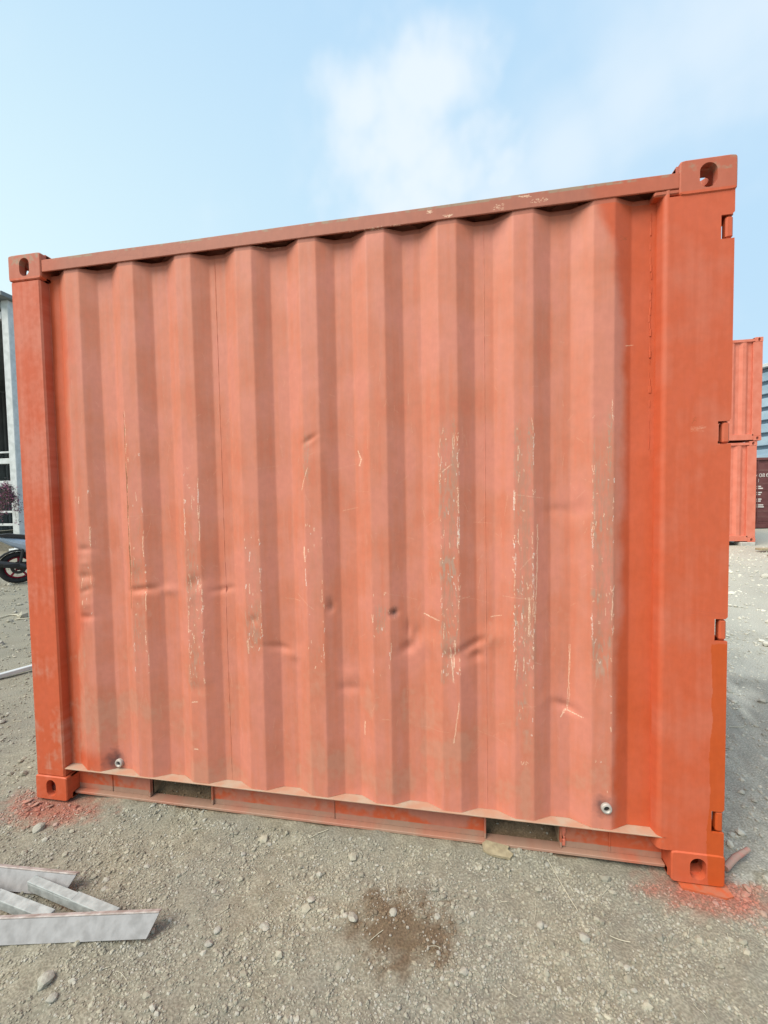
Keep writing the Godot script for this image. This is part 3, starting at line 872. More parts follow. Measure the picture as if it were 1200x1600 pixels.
func panel(x0: float, x1: float, y0: float, y1: float) -> ArrayMesh:
	# columns close together at each bend of the sheet
	var xs := []
	for k in 9:
		var c := FACE_FIRST + k * FACE_PITCH
		for e in [-0.104, -0.036, 0.036, 0.104]:
			for o in [-0.0045, -0.0015, 0.0015, 0.0045]: xs.append(c + e + o)
		for e in [-0.088, -0.078, -0.070, -0.062, -0.052, -0.028, -0.020, -0.012, -0.004, 0.004, 0.012, 0.020, 0.028, 0.052, 0.062, 0.070, 0.078, 0.088, 0.113, 0.122, 0.131, 0.1404, 0.150, 0.158, 0.167]: xs.append(c + e)
	for e in [0.163, 0.172, 0.181, 0.19, 0.2, 0.21, 2.69, 2.70, 2.71, 2.72, 2.73, 2.74, 2.75, 2.762]: xs.append(e)
	xs = xs.filter(func(q: float) -> bool: return q > x0 + 0.0008 and q < x1 - 0.0008)
	xs.append(x0); xs.append(x1)
	xs.sort()
	var nx := xs.size() - 1
	var ny := int((y1 - y0) / 0.0068) + 1
	var v := PackedVector3Array()
	var nor := PackedVector3Array()
	var uv := PackedVector2Array()
	var zz := PackedFloat32Array()
	zz.resize((nx + 1) * (ny + 1))
	for j in ny + 1:
		var y := lerpf(y0, y1, float(j) / ny)
		var near := []
		for e in dents:
			if absf(y - e[1]) < e[3] * 2.6 + absf(e[5]) * e[2] * 2.6: near.append(e)
		for i in nx + 1:
			zz[j * (nx + 1) + i] = sheet(xs[i], y, near)
	for j in ny + 1:
		var y := lerpf(y0, y1, float(j) / ny)
		for i in nx + 1:
			var x: float = xs[i]
			var k := j * (nx + 1) + i
			var i0 := maxi(i - 1, 0)
			var i1 := mini(i + 1, nx)
			var j0 := maxi(j - 1, 0)
			var j1 := mini(j + 1, ny)
			# slopes left and right of the column, the nearer one weighing more, so that flats stay flat up to the bend
			var dl: float = (zz[k] - zz[j * (nx + 1) + i0]) / maxf(xs[i] - xs[i0], 1e-5)
			var dr: float = (zz[j * (nx + 1) + i1] - zz[k]) / maxf(xs[i1] - xs[i], 1e-5)
			var wl: float = 0.0 if i == 0 else xs[i] - xs[i0]
			var wr: float = 0.0 if i == nx else xs[i1] - xs[i]
			var dx: float = (dl * wl + dr * wr) / (wl + wr)
			var dy := (zz[j1 * (nx + 1) + i] - zz[j0 * (nx + 1) + i]) / ((j1 - j0) * (y1 - y0) / ny)
			v.append(Vector3(x, y, zz[k]))
			nor.append(Vector3(-dx, -dy, 1).normalized())
			uv.append(Vector2(x / L, 1.0 - y / H))
	var idx := PackedInt32Array()
	for j in ny:
		for i in nx:
			var a := j * (nx + 1) + i
			var b := a + nx + 1
			for e in [a, b, a + 1, a + 1, b, b + 1]: idx.append(e)
	var arr := []
	arr.resize(Mesh.ARRAY_MAX)
	arr[Mesh.ARRAY_VERTEX] = v; arr[Mesh.ARRAY_NORMAL] = nor; arr[Mesh.ARRAY_TEX_UV] = uv; arr[Mesh.ARRAY_INDEX] = idx
	var mesh := ArrayMesh.new()
	mesh.add_surface_from_arrays(Mesh.PRIMITIVE_TRIANGLES, arr)
	return mesh

# a plain corrugated wall: length along x from x0 to x1, height y0 to y1, waves between z = 0 (out) and -depth
func corrugated(x0: float, x1: float, y0: float, y1: float, depth: float, pitch := 0.2808) -> ArrayMesh:
	var st := begin()
	var pts := [Vector2(x0, -depth)]
	var x := x0 + 0.05
	while x + pitch < x1:
		pts.append(Vector2(x, -depth)); pts.append(Vector2(x + pitch * 0.24, 0)); pts.append(Vector2(x + pitch * 0.5, 0)); pts.append(Vector2(x + pitch * 0.74, -depth))
		x += pitch
	pts.append(Vector2(x1, -depth))
	for i in pts.size() - 1:
		quad(st, Vector3(pts[i].x, y0, pts[i].y), Vector3(pts[i + 1].x, y0, pts[i + 1].y), Vector3(pts[i + 1].x, y1, pts[i + 1].y), Vector3(pts[i].x, y1, pts[i].y), Vector3(0, 0, 1))
		quad(st, Vector3(pts[i].x, y0, pts[i].y - 0.002), Vector3(pts[i + 1].x, y0, pts[i + 1].y - 0.002), Vector3(pts[i + 1].x, y1, pts[i + 1].y - 0.002), Vector3(pts[i].x, y1, pts[i].y - 0.002), Vector3(0, 0, -1))
	return st.commit()

func make_container() -> void:
	var c := thing("shipping_container", "orange red short shipping container with dented, scratched corrugated side and fork pockets", "container")
	uv_side = true
	var slots := [0.244, 0.953, 1.654, 2.356]
	# corrugated sheets, welded at two upright seams
	var seams := [0.163, 1.020, 2.153, 2.762]
	for i in 3:
		part("side_panel", panel(seams[i], seams[i + 1], 0.164, 2.502), M.side, c)
	for x in [1.020, 2.153]:
		var st := begin()
		for k in 70:
			var y: float = 0.166 + k * 0.0333
			var near := dents.filter(func(e: Array) -> bool: return absf(y - e[1]) < e[3] * 3.0 + 0.02)
			var z0 := sheet(x, y, near)
			var z1 := sheet(x, y + 0.0333, near)
			var up := 0.0010 + 0.0004 * (k % 3)
			quad(st, Vector3(x - 0.0028, y, z0 - 0.0005), Vector3(x - 0.0028, y + 0.0333, z1 - 0.0005), Vector3(x, y + 0.0333, z1 + up), Vector3(x, y, z0 + up), Vector3(-1, 0, 1))
			quad(st, Vector3(x, y, z0 + up), Vector3(x, y + 0.0333, z1 + up), Vector3(x + 0.0014, y + 0.0333, z1 - 0.0005), Vector3(x + 0.0014, y, z0 - 0.0005), Vector3(1, 0, 1))
		part("weld_seam", st.commit(), M.side, c)
	# the narrow post away from the doors
	var st := begin()
	block(st, Vector3(0.004, 0.116, -0.155), Vector3(0.165, 2.475, -0.004), 0.007)
	part("corner_post", st.commit(), M.side, c)
	# the wide door post, notched for its four hinges
	st = begin()
	var o := PackedVector2Array([Vector2(2.783, 0.116), Vector2(2.986, 0.116)])
	for y in slots:
		o.append(Vector2(2.986, y - 0.042)); o.append(Vector2(2.945, y - 0.042)); o.append(Vector2(2.945, y + 0.038)); o.append(Vector2(2.979, y + 0.038)); o.append(Vector2(2.986, y + 0.046))
	o.append(Vector2(2.986, 2.475)); o.append(Vector2(2.783, 2.475))
	extrude(st, o, -0.004, -0.012)
	var bend := []
	for k in 7:
		var a := k / 6.0 * 1.30
		bend.append([Vector2(2.783 - sin(a) * 0.019, -0.023 + cos(a) * 0.019), Vector2(-sin(a), cos(a))])
	bend.append([Vector2(2.757, -0.052), Vector2(-sin(1.3), cos(1.3))])
	for k in bend.size() - 1:
		var p0: Vector2 = bend[k][0]
		var p1: Vector2 = bend[k + 1][0]
		var n0 := Vector3(bend[k][1].x, 0, bend[k][1].y)
		var n1 := Vector3(bend[k + 1][1].x, 0, bend[k + 1][1].y)
		quad_n(st, [Vector3(p0.x, 0.116, p0.y), Vector3(p1.x, 0.116, p1.y), Vector3(p1.x, 2.5, p1.y), Vector3(p0.x, 2.5, p0.y)], [n0, n1, n1, n0])
	# cover over the bend between post face and top rail, and the web behind the notches
	block(st, Vector3(2.755, 0.116, -0.13), Vector3(2.944, 2.475, -0.075), 0.002)
	var y0 := 0.116
	for y in slots + [2.517]:
		block(st, Vector3(2.978, y0, -0.11), Vector3(2.986, y - 0.042, -0.0125), 0.001)
		y0 = y + 0.038
	part("corner_post", st.commit(), M.side, c)
	for y in slots:
		st = begin()
		block(st, Vector3(2.961, y - 0.038, -0.034), Vector3(2.984, y + 0.034, -0.006), 0.005)
		tube(st, [Vector3(2.972, y - 0.040, -0.020), Vector3(2.972, y + 0.0365, -0.020)], [0.009], 10)
		part("hinge", st.commit(), M.side, c)
		st = begin()
		block(st, Vector3(2.9446, y - 0.06, -0.125), Vector3(2.9775, y + 0.06, -0.105), 0.001)
		part("hinge_recess", st.commit(), M.old_orange, c)
	# corner castings
	for sx in [-1.0, 1.0]:
		for sy in [-1.0, 1.0]:
			for sz in [-1.0, 1.0]:
				part("corner_casting", casting(Vector3(0.0 if sx < 0 else L, 0.0 if sy < 0 else H, 0.0 if sz > 0 else -DEEP), sx, sy, sz), M.side if sz > 0 else M.old_orange, c)
	# top rail: an angle shaped open to the inside so its hollow stays dark, slightly uneven along its top
	st = begin()
	var sec := [[2.502, -0.0095], [2.502, -0.0055], [2.504, -0.004], [9.554, -0.004], [9.558, -0.009], [9.558, -0.064], [2.470, -0.064], [2.470, -0.060], [9.553, -0.060], [9.553, -0.0095]]
	for k in 8:
		var xa := lerpf(0.180, 2.812, k / 8.0)
		var xb := lerpf(0.180, 2.812, (k + 1) / 8.0)
		var ua := 0.0012 * sin(k * 2.1)
		var ub := 0.0012 * sin((k + 1) * 2.1)
		for e in sec.size():
			if e in [5, 6, 7, 8]: continue
			var p: Array = sec[e]
			var q: Array = sec[(e + 1) % sec.size()]
			var pa: float = p[0] - 7.0 + ua if p[0] > 9.0 else p[0]
			var pb: float = p[0] - 7.0 + ub if p[0] > 9.0 else p[0]
			var qa: float = q[0] - 7.0 + ua if q[0] > 9.0 else q[0]
			var qb: float = q[0] - 7.0 + ub if q[0] > 9.0 else q[0]
			quad(st, Vector3(xa, pa, p[1]), Vector3(xb, pb, p[1]), Vector3(xb, qb, q[1]), Vector3(xa, qa, q[1]), Vector3(0, p[1] - q[1], qa - pa))
	var tr := part("top_rail", st.commit(), M.side, c)
	st = begin()
	quad(st, Vector3(0.180, 2.5540, -0.0800), Vector3(2.812, 2.5540, -0.0800), Vector3(2.812, 2.5540, -0.0095), Vector3(0.180, 2.5540, -0.0095), Vector3.DOWN)
	quad(st, Vector3(0.180, 2.5540, -0.0100), Vector3(2.812, 2.5540, -0.0100), Vector3(2.812, 2.5025, -0.0100), Vector3(0.180, 2.5025, -0.0100), Vector3(0, 0, -1))
	quad(st, Vector3(0.180, 2.5540, -0.0800), Vector3(2.812, 2.5540, -0.0800), Vector3(2.812, 2.5270, -0.1000), Vector3(0.180, 2.5270, -0.1000), Vector3(0, -0.5, 1))
	quad(st, Vector3(0.060, 2.5270, -0.1000), Vector3(2.900, 2.5270, -0.1000), Vector3(2.900, 2.5270, -0.9000), Vector3(0.060, 2.5270, -0.9000), Vector3.DOWN)
	part("rail_light_seal", st.commit(), M.old_orange, tr)  # added lining; its deep plate stops sky light leaking in under the roof
	# weld run where the last sheet meets the door post
	st = begin()
	for k in 34:
		var y := 1.58 + k * 0.0256
		block(st, Vector3(2.741 + rng.randfn(0, 0.0016), y, -0.050), Vector3(2.746 + rng.randfn(0, 0.0016), y + 0.027, -0.0446 + rng.randfn(0, 0.0010)), 0.0018)
	part("weld_bead", st.commit(), M.side, c)
	st = begin()
	block(st, Vector3(2.735, 2.484, -0.060), Vector3(2.823, 2.503, -0.006), 0.005)
	part("gusset", st.commit(), M.side, c)
	# bottom rail: dusty upper flange, recessed web between the fork pockets, lower flange
	st = begin()
	block(st, Vector3(0.168, 0.1585, -0.10), Vector3(2.800, 0.1635, -0.004), 0.0012)
	var fl := part("rail_flange", st.commit(), M.flange, c)
	fl.set_meta("label", "dusty upper flange of the bottom rail")
	st = begin()
	for e in [[0.179, 0.585], [0.905, 2.148], [2.436, 2.812]]:
		block(st, Vector3(e[0], 0.026, -0.075), Vector3(e[1], 0.1558, -0.068), 0.001)
	for x in [0.585, 0.905, 2.148, 2.436]:
		block(st, Vector3(x - 0.008 if x < 0.6 or (x > 2 and x < 2.2) else x, 0.027, -0.0675), Vector3(x if x < 0.6 or (x > 2 and x < 2.2) else x + 0.008, 0.1556, -0.056), 0.002)
	block(st, Vector3(0.179, 0.014, -0.09), Vector3(2.812, 0.0255, -0.042), 0.0015)
	block(st, Vector3(0.366, 0.027, -0.0675), Vector3(0.371, 0.1556, -0.064), 0.001)
	block(st, Vector3(1.492, 0.027, -0.0675), Vector3(1.497, 0.1556, -0.063), 0.001)
	block(st, Vector3(2.62, 0.027, -0.0675), Vector3(2.626, 0.1556, -0.0645), 0.001)
	part("bottom_rail", st.commit(), M.side, c)
	uv_side = false
	# rough weld at the second pocket
	st = begin()
	for k in 9:
		var q := 0.006 + 0.003 * rng.randf()
		block(st, Vector3(2.445 + rng.randfn(0, 0.002), 0.035 + k * 0.013, -0.0675), Vector3(2.445 + q * 1.6, 0.049 + k * 0.013, -0.0675 + q), 0.002)
	part("weld_lump", st.commit(), M.orange, c)
	for x in [[0.585, 0.905], [2.148, 2.436]]:
		st = begin()
		block(st, Vector3(x[0] - 0.006, 0.0262, -DEEP + 0.1), Vector3(x[0], 0.150, -0.0862), 0.001)
		block(st, Vector3(x[1], 0.0262, -DEEP + 0.1), Vector3(x[1] + 0.006, 0.150, -0.0862), 0.001)
		block(st, Vector3(x[0] + 0.001, 0.142, -DEEP + 0.1), Vector3(x[1] - 0.001, 0.148, -0.0862), 0.001)
		part("fork_pocket", st.commit(), M.tunnel, c)
	# the two lashing bolts with their washers
	for q in [[0.436, 0.192], [2.590, 0.250]]:
		var z: float = profile(q[0]) + 0.003
		st = begin()
		lathe(st, [Vector2(0.0095, 0.0), Vector2(0.0095, 0.006), Vector2(0.0125, 0.010), Vector2(0.0175, 0.009), Vector2(0.0195, 0.005), Vector2(0.0195, -0.004)], Vector3(q[0], q[1], z), 20)
		var b := part("washer", st.commit(), M.zinc, c)
		st = begin()
		lathe(st, [Vector2(0.0005, 0.0035), Vector2(0.006, 0.003), Vector2(0.0095, -0.001)], Vector3(q[0], q[1], z), 14)
		part("bolt", st.commit(), M.dark, b)
	# floor, roof and the sides that face away
	part("floor_pan", block_mesh(Vector3(0.06, 0.150, -DEEP + 0.05), Vector3(L - 0.06, 0.1555, -0.102), 0.001), M.tunnel, c)
	var rf := part("roof_panel", corrugated(0.03, L - 0.03, 0.0, DEEP - 0.12, 0.02, 0.21), M.old_orange, c)
	rf.rotation.x = -PI / 2
	rf.position = Vector3(0, 2.552, -0.06)
	rf = part("side_panel", corrugated(0.16, L - 0.16, 0.164, 2.502, 0.036), M.old_orange, c)
	rf.rotation.y = PI
	rf.position = Vector3(L, 0, -DEEP + 0.012)
	rf = part("end_panel", corrugated(0.155, DEEP - 0.155, 0.164, 2.502, 0.045, 0.25), M.old_orange, c)
	rf.rotation.y = -PI / 2
	rf.position = Vector3(0.012, 0, -DEEP)
	st = begin()
	block(st, Vector3(0.180, 2.502, -DEEP + 0.004), Vector3(2.812, 2.558, -DEEP + 0.064), 0.003)
	part("top_rail", st.commit(), M.old_orange, c)
	for x in [[0.004, 0.064], [L - 0.10, L - 0.004]]:
		part("end_rail", block_mesh(Vector3(x[0], 2.474 if x[0] < 1 else 2.47, -DEEP + 0.163), Vector3(x[1], 2.556, -0.163), 0.003), M.old_orange, c)
		part("end_sill", block_mesh(Vector3(x[0], 0.02, -DEEP + 0.163), Vector3(x[1], 0.163, -0.163), 0.003), M.old_orange, c)
	part("bottom_rail", block_mesh(Vector3(0.180, 0.02, -DEEP + 0.003), Vector3(2.812, 0.163, -DEEP + 0.05), 0.003), M.old_orange, c)
	part("corner_post", block_mesh(Vector3(0.004, 0.119, -DEEP + 0.004), Vector3(0.165, 2.473, -DEEP + 0.155), 0.005), M.old_orange, c)
	part("corner_post", block_mesh(Vector3(L - 0.22, 0.119, -DEEP + 0.004), Vector3(L - 0.005, 2.473, -DEEP + 0.155), 0.005), M.old_orange, c)
	door_end(c, L - 0.05, -DEEP + 0.157, -0.116, 0.166, 2.468, M.orange, M.metal)

# two door leaves closing the end at x, from z0 to z1, with lock rods
func door_end(c: Node, x: float, z0: float, z1: float, y0: float, y1: float, mat: Material, rod_mat: Material) -> void:
	var mid := (z0 + z1) * 0.5
	for e in [[z0, mid - 0.004], [mid + 0.004, z1]]:
		var st := begin()
		block(st, Vector3(x - 0.04, y0, e[0]), Vector3(x - 0.008, y1, e[1]), 0.002)
		for k in 4:
			var ya := y0 + 0.10 + k * (y1 - y0 - 0.1) / 4.0
			block(st, Vector3(x - 0.0075, ya, e[0] + 0.08), Vector3(x + 0.006, ya + (y1 - y0) / 4.0 - 0.14, e[1] - 0.08), 0.006)
		var d := part("door", st.commit(), mat, c)
		for f in [0.25, 0.72]:
			var z: float = lerpf(e[0], e[1], f)
			st = begin()
			tube(st, [Vector3(x + 0.028, y0 - 0.03, z), Vector3(x + 0.028, y1 + 0.03, z)], [0.016], 10)
			for y in [y0 + 0.08, y0 + 0.75, y1 - 0.6, y1 - 0.08]: block(st, Vector3(x + 0.007, y - 0.03, z - 0.035), Vector3(x + 0.022, y + 0.03, z + 0.035), 0.004)
			part("lock_rod", st.commit(), rod_mat, d)

# ---------------------------------------------------------------- containers further off
func far_container(label: String, length: float, at: Vector3, turn: float, mat: Material, group := "") -> Node3D:
	var c := thing("shipping_container", label, "container", at, turn, group)
	for sx in [-1.0, 1.0]:
		for sy in [-1.0, 1.0]:
			for sz in [-1.0, 1.0]:
				part("corner_casting", casting(Vector3(0.0 if sx < 0 else length, 0.0 if sy < 0 else H, 0.0 if sz > 0 else -DEEP), sx, sy, sz), mat, c)
	for x in [[0.004, 0.165], [length - 0.215, length - 0.005]]:
		for z in [[-0.155, -0.004], [-DEEP + 0.004, -DEEP + 0.155]]:
			part("corner_post", block_mesh(Vector3(x[0], 0.119, z[0]), Vector3(x[1], 2.473, z[1]), 0.006), mat, c)
	for z in [[-0.064, -0.004], [-DEEP + 0.004, -DEEP + 0.064]]:
		part("top_rail", block_mesh(Vector3(0.18, 2.49, z[0]), Vector3(length - 0.18, 2.556, z[1]), 0.003), mat, c)
		part("bottom_rail", block_mesh(Vector3(0.18, 0.02, z[0]), Vector3(length - 0.18, 0.163, z[1]), 0.003), mat, c)
	for x in [[0.004, 0.064], [length - 0.10, length - 0.004]]:
		part("end_rail", block_mesh(Vector3(x[0], 2.47, -DEEP + 0.163), Vector3(x[1], 2.556, -0.163), 0.003), mat, c)
		part("end_sill", block_mesh(Vector3(x[0], 0.02, -DEEP + 0.163), Vector3(x[1], 0.163, -0.163), 0.003), mat, c)
	part("side_panel", corrugated(0.165, length - 0.216, 0.163, 2.49, 0.036), mat, c, Vector3(0, 0, -0.012))
	var p := part("side_panel", corrugated(0.216, length - 0.166, 0.163, 2.49, 0.036), mat, c, Vector3(length, 0, -DEEP + 0.012))
	p.rotation.y = PI
	p = part("end_panel", corrugated(0.155, DEEP - 0.155, 0.163, 2.47, 0.045, 0.25), mat, c, Vector3(0.012, 0, -DEEP))
	p.rotation.y = -PI / 2
	p = part("roof_panel", corrugated(0.03, length - 0.03, 0.0, DEEP - 0.12, 0.02, 0.21), mat, c, Vector3(0, 2.55, -0.06))
	p.rotation.x = -PI / 2
	part("floor_pan", block_mesh(Vector3(0.065, 0.10, -DEEP + 0.065), Vector3(length - 0.105, 0.15, -0.065), 0.001), M.tunnel, c)
	door_end(c, length - 0.05, -DEEP + 0.157, -0.157, 0.165, 2.468, mat, mat)
	return c

func make_far_containers() -> void:
	# two stacked orange boxes on blocks
	far_container("plain orange container on concrete blocks with another stacked on it", 6.058, Vector3(9.655 - 6.058, 0.085, -10.31), 0.0, M.orange)
	far_container("plain orange container stacked on top of another orange one", 6.058, Vector3(9.73 - 6.058, 0.085 + H + 0.010, -10.29), 0.0, M.orange)
	for p in [Vector3(9.50, 0, -10.40), Vector3(3.85, 0, -10.40), Vector3(9.50, 0, -12.5), Vector3(3.85, 0, -12.5)]:
		var st := begin()
		block(st, Vector3(-0.2, -0.10, -0.14), Vector3(0.13, 0.083, 0.14), 0.012)
		block(st, Vector3(-0.21, -0.12, -0.15), Vector3(0.14, -0.102, 0.15), 0.004)
		var o := part("concrete_block", st.commit(), M.concrete, self, p)
		describe(o, "pale concrete block under a corner of the stacked orange containers", "block", "blocks under the stacked containers")
	# short pins of the stack
	for p in [Vector3(9.60, 0.085 + H, -10.38), Vector3(9.60, 0.085 + H, -12.62), Vector3(3.72, 0.085 + H, -10.38), Vector3(3.72, 0.085 + H, -12.62)]:
		var st := begin()
		block(st, Vector3(-0.05, 0.001, -0.04), Vector3(0.05, 0.009, 0.04), 0.002)
		block(st, Vector3(-0.03, -0.02, -0.02), Vector3(0.03, 0.0, 0.02), 0.004)
		var o := part("stacking_cone", st.commit(), M.orange, self, p)
		describe(o, "steel stacking cone between the two stacked orange containers", "stacking cone", "stacking cones of the orange stack")
	# the maroon one, its doors to the yard
	var c := far_container("dark maroon container with white code lettering on its doors", 6.058, Vector3(0, 0, 0), PI / 2.0 * -1.0, M.maroon)
	c.rotation.y = -PI / 2
	c.position = Vector3(11.31, 0.02, -15.20 - 6.058)
	# lettering stands on the door leaf; in the container's own axes the doors face +x
	var font := SystemFont.new()
	font.font_names = PackedStringArray(["Droid Sans"])
	var face := 6.058 - 0.05 + 0.0075
	for q in [["408", 0.128, 1.92, -1.475, 0.0], ["6", 0.128, 1.92, -1.785, 0.0], ["1", 0.128, 1.73, -1.50, 0.0]]:
		var tm := TextMesh.new()
		tm.text = q[0]
		tm.font = font
		tm.font_size = 64
		tm.pixel_size = q[1] / 47.0
		tm.depth = 0.004
		tm.horizontal_alignment = HORIZONTAL_ALIGNMENT_LEFT
		tm.vertical_alignment = VERTICAL_ALIGNMENT_CENTER
		var t := part("lettering", tm, M.print_white, c, Vector3(face, q[2], q[3]))
		t.rotation.y = PI / 2
	for q in [[1.52, 0.14], [1.45, 0.20], [1.30, 0.17], [1.23, 0.13], [1.06, 0.16], [0.99, 0.14], [0.85, 0.22], [0.78, 0.24]]:
		part("printed_line", block_mesh(Vector3(face - 0.004, q[0] - 0.020, -1.50 - q[1]), Vector3(face + 0.002, q[0] + 0.020, -1.50), 0.001), M.print_white, c)
	for y in [0.42, 0.62, 1.62, 2.10]:
		part("door_rib", block_mesh(Vector3(face - 0.004, y - 0.03, -2.18), Vector3(face + 0.004, y + 0.03, -1.30), 0.002), M.maroon_pale, c)

# ---------------------------------------------------------------- buildings
func make_buildings() -> void:
	# open shed with white columns
	var s := thing("warehouse", "tall open warehouse with white column and dark interior behind the scooter", "warehouse", Vector3(-10.15, 0, -7.9))
	for k in 3:
		var st := begin()
		block(st, Vector3(-0.11 - k * 5.0, -0.1, -0.20), Vector3(0.12 - k * 5.0, 7.0, 0.0), 0.012)
		block(st, Vector3(-0.22 - k * 5.0, -0.1, -0.26), Vector3(0.18 - k * 5.0, 0.12, 0.06), 0.012)
		part("column", st.commit(), M.white, s)
	part("beam", block_mesh(Vector3(-10.3, 6.52, -0.15), Vector3(-0.162, 6.72, -0.03), 0.01), M.white, s)
	part("beam", block_mesh(Vector3(-10.3, 6.83, -0.15), Vector3(-0.162, 6.98, -0.03), 0.01), M.white, s)
	part("roof", block_mesh(Vector3(-10.6, 7.001, -9.0), Vector3(0.25, 7.12, 0.25), 0.01), M.roof_grey, s)
	for k in 17:
		part("wall_sheet", corrugated(0.0, 0.60, 0.0, 6.99, 0.035, 0.2), M.shed, s, Vector3(-10.3 + k * 0.6, 0, -8.6))
	for k in 14:
		var p := part("wall_sheet", corrugated(0.0, 0.60, 0.0, 6.99, 0.035, 0.2), M.shed, s, Vector3(0.05, 0, -0.25 - k * 0.6))
		p.rotation.y = PI / 2
	for k in 14:
		var p := part("wall_sheet", corrugated(0.0, 0.60, 0.0, 6.99, 0.035, 0.2), M.shed, s, Vector3(-10.35, 0, -0.85 - k * 0.6))
		p.rotation.y = -PI / 2
	for y in [3.6, 4.45, 5.3, 6.15]:
		part("wall_rail", block_mesh(Vector3(-10.2, y, -8.58), Vector3(-0.2, y + 0.06, -8.52), 0.006), M.shed, s)
	# railings across the open bay
	var g := thing("bay_gate", "white barred gate across the dark bay of the warehouse", "gate", Vector3(-10.15, 0, -8.3))
	for e in [[2.86, 0.05], [2.55, 0.16], [1.90, 0.16], [1.12, 0.06], [0.74, 0.07], [0.32, 0.06]]:
		part("bar", block_mesh(Vector3(-4.7, e[0], 0.0), Vector3(-0.20, e[0] + e[1], 0.06), 0.01), M.white, g)
	for x in [-4.78, -2.5, -0.192]:
		part("upright", block_mesh(Vector3(x, -0.05, -0.062), Vector3(x + 0.07, 3.0, -0.002), 0.01), M.roof_grey, g)
	# the bluish hall behind the far containers, its long wall running away from the yard
	var b := thing("blue_hall", "tall pale blue hall with banded walls and white corner trim behind maroon container", "building", Vector3(18.75, 0, -23.9), deg_to_rad(24.7))
	part("wall_core", block_mesh(Vector3(0.05, -0.2, -3.0), Vector3(9.0, 7.95, 22.0), 0.01), M.cladding_dark, b)
	for k in 11:
		var y := 0.35 + k * 0.69
		part("cladding_board", block_mesh(Vector3(-0.16, y, -2.9), Vector3(0.048, y + 0.47, 21.9), 0.02), M.cladding, b)
	for k in 11:
		var y := 0.35 + k * 0.69
		part("cladding_board", block_mesh(Vector3(0.1, y, -3.08), Vector3(8.9, y + 0.47, -3.002), 0.01), M.cladding, b)
	part("corner_trim", block_mesh(Vector3(-0.20, -0.2, -3.10), Vector3(0.06, 7.96, -2.905), 0.01), M.white, b)
	part("eaves", block_mesh(Vector3(-0.35, 7.97, -3.3), Vector3(9.2, 8.15, 22.2), 0.01), M.white, b)
	part("ledge", block_mesh(Vector3(-0.40, 3.10, -2.8), Vector3(-0.162, 3.28, 21.8), 0.01), M.cladding, b)

# ---------------------------------------------------------------- flowering plant on the column
func make_plant() -> void:
	var t := thing("flowering_plant", "purple pink flowering plant in a pot hung on the white column", "plant", Vector3(-9.95, 1.58, -7.62))
	var st := begin()
	var cup := [Vector2(0.08, -0.16), Vector2(0.11, 0.0), Vector2(0.125, 0.0), Vector2(0.125, 0.03), Vector2(0.10, 0.03), Vector2(0.09, -0.02)]
	for i in cup.size() - 1:
		for k in 14:
			var a := TAU * k / 14
			var b := TAU * (k + 1) / 14
			var p: Vector2 = cup[i]
			var q: Vector2 = cup[i + 1]
			quad(st, Vector3(cos(a) * p.x, p.y, sin(a) * p.x), Vector3(cos(b) * p.x, p.y, sin(b) * p.x), Vector3(cos(b) * q.x, q.y, sin(b) * q.x), Vector3(cos(a) * q.x, q.y, sin(a) * q.x), Vector3(cos(a), 0.1, sin(a)))
	block(st, Vector3(-0.10, -0.16, -0.10), Vector3(0.02, -0.10, 0.02), 0.01)
	block(st, Vector3(-0.15, 0.005, -0.28), Vector3(-0.11, 0.03, 0.0), 0.004)
	part("pot", st.commit(), M.plastic, t)
	st = begin()
	var tips := []
	for k in 22:
		var a := rng.randf() * TAU
		var out := rng.randf_range(0.15, 0.50)
		var up := rng.randf_range(0.05, 0.50)
		var droop := rng.randf_range(0.0, 0.75)
		var pts := []
		for i in 5:
			var u := i / 4.0
			pts.append(Vector3(cos(a) * out * u, up * sin(u * 2.4) - droop * u * u, absf(sin(a)) * out * u * 0.8 - 0.02))
			if i > 0: tips.append(pts[i])
		tube(st, pts, [0.007, 0.006, 0.005, 0.004, 0.003], 5)
	part("stems", st.commit(), M.bark, t)
	for which in 2:
		st = begin()
		for p in tips:
			for k in (10 if which == 0 else 8):
				var c: Vector3 = p + Vector3(rng.randfn(0, 0.055), rng.randfn(0, 0.055), rng.randfn(0, 0.05))
				var u := Vector3(rng.randfn(), rng.randfn(), rng.randfn()).normalized()
				var v := u.cross(Vector3(rng.randfn(), rng.randfn(), rng.randfn()).normalized()).normalized()
				var s := rng.randf_range(0.016, 0.032)
				var tone := rng.randf_range(0.7, 1.3)
				st.set_color((Color(0.22, 0.07, 0.13) if which == 0 else Color(0.06, 0.055, 0.05)) * tone)
				quad(st, c - u * s, c + v * s * 0.55, c + u * s, c - v * s * 0.55, u.cross(v))
		part("blossom" if which == 0 else "foliage", st.commit(), M.leaf, t)

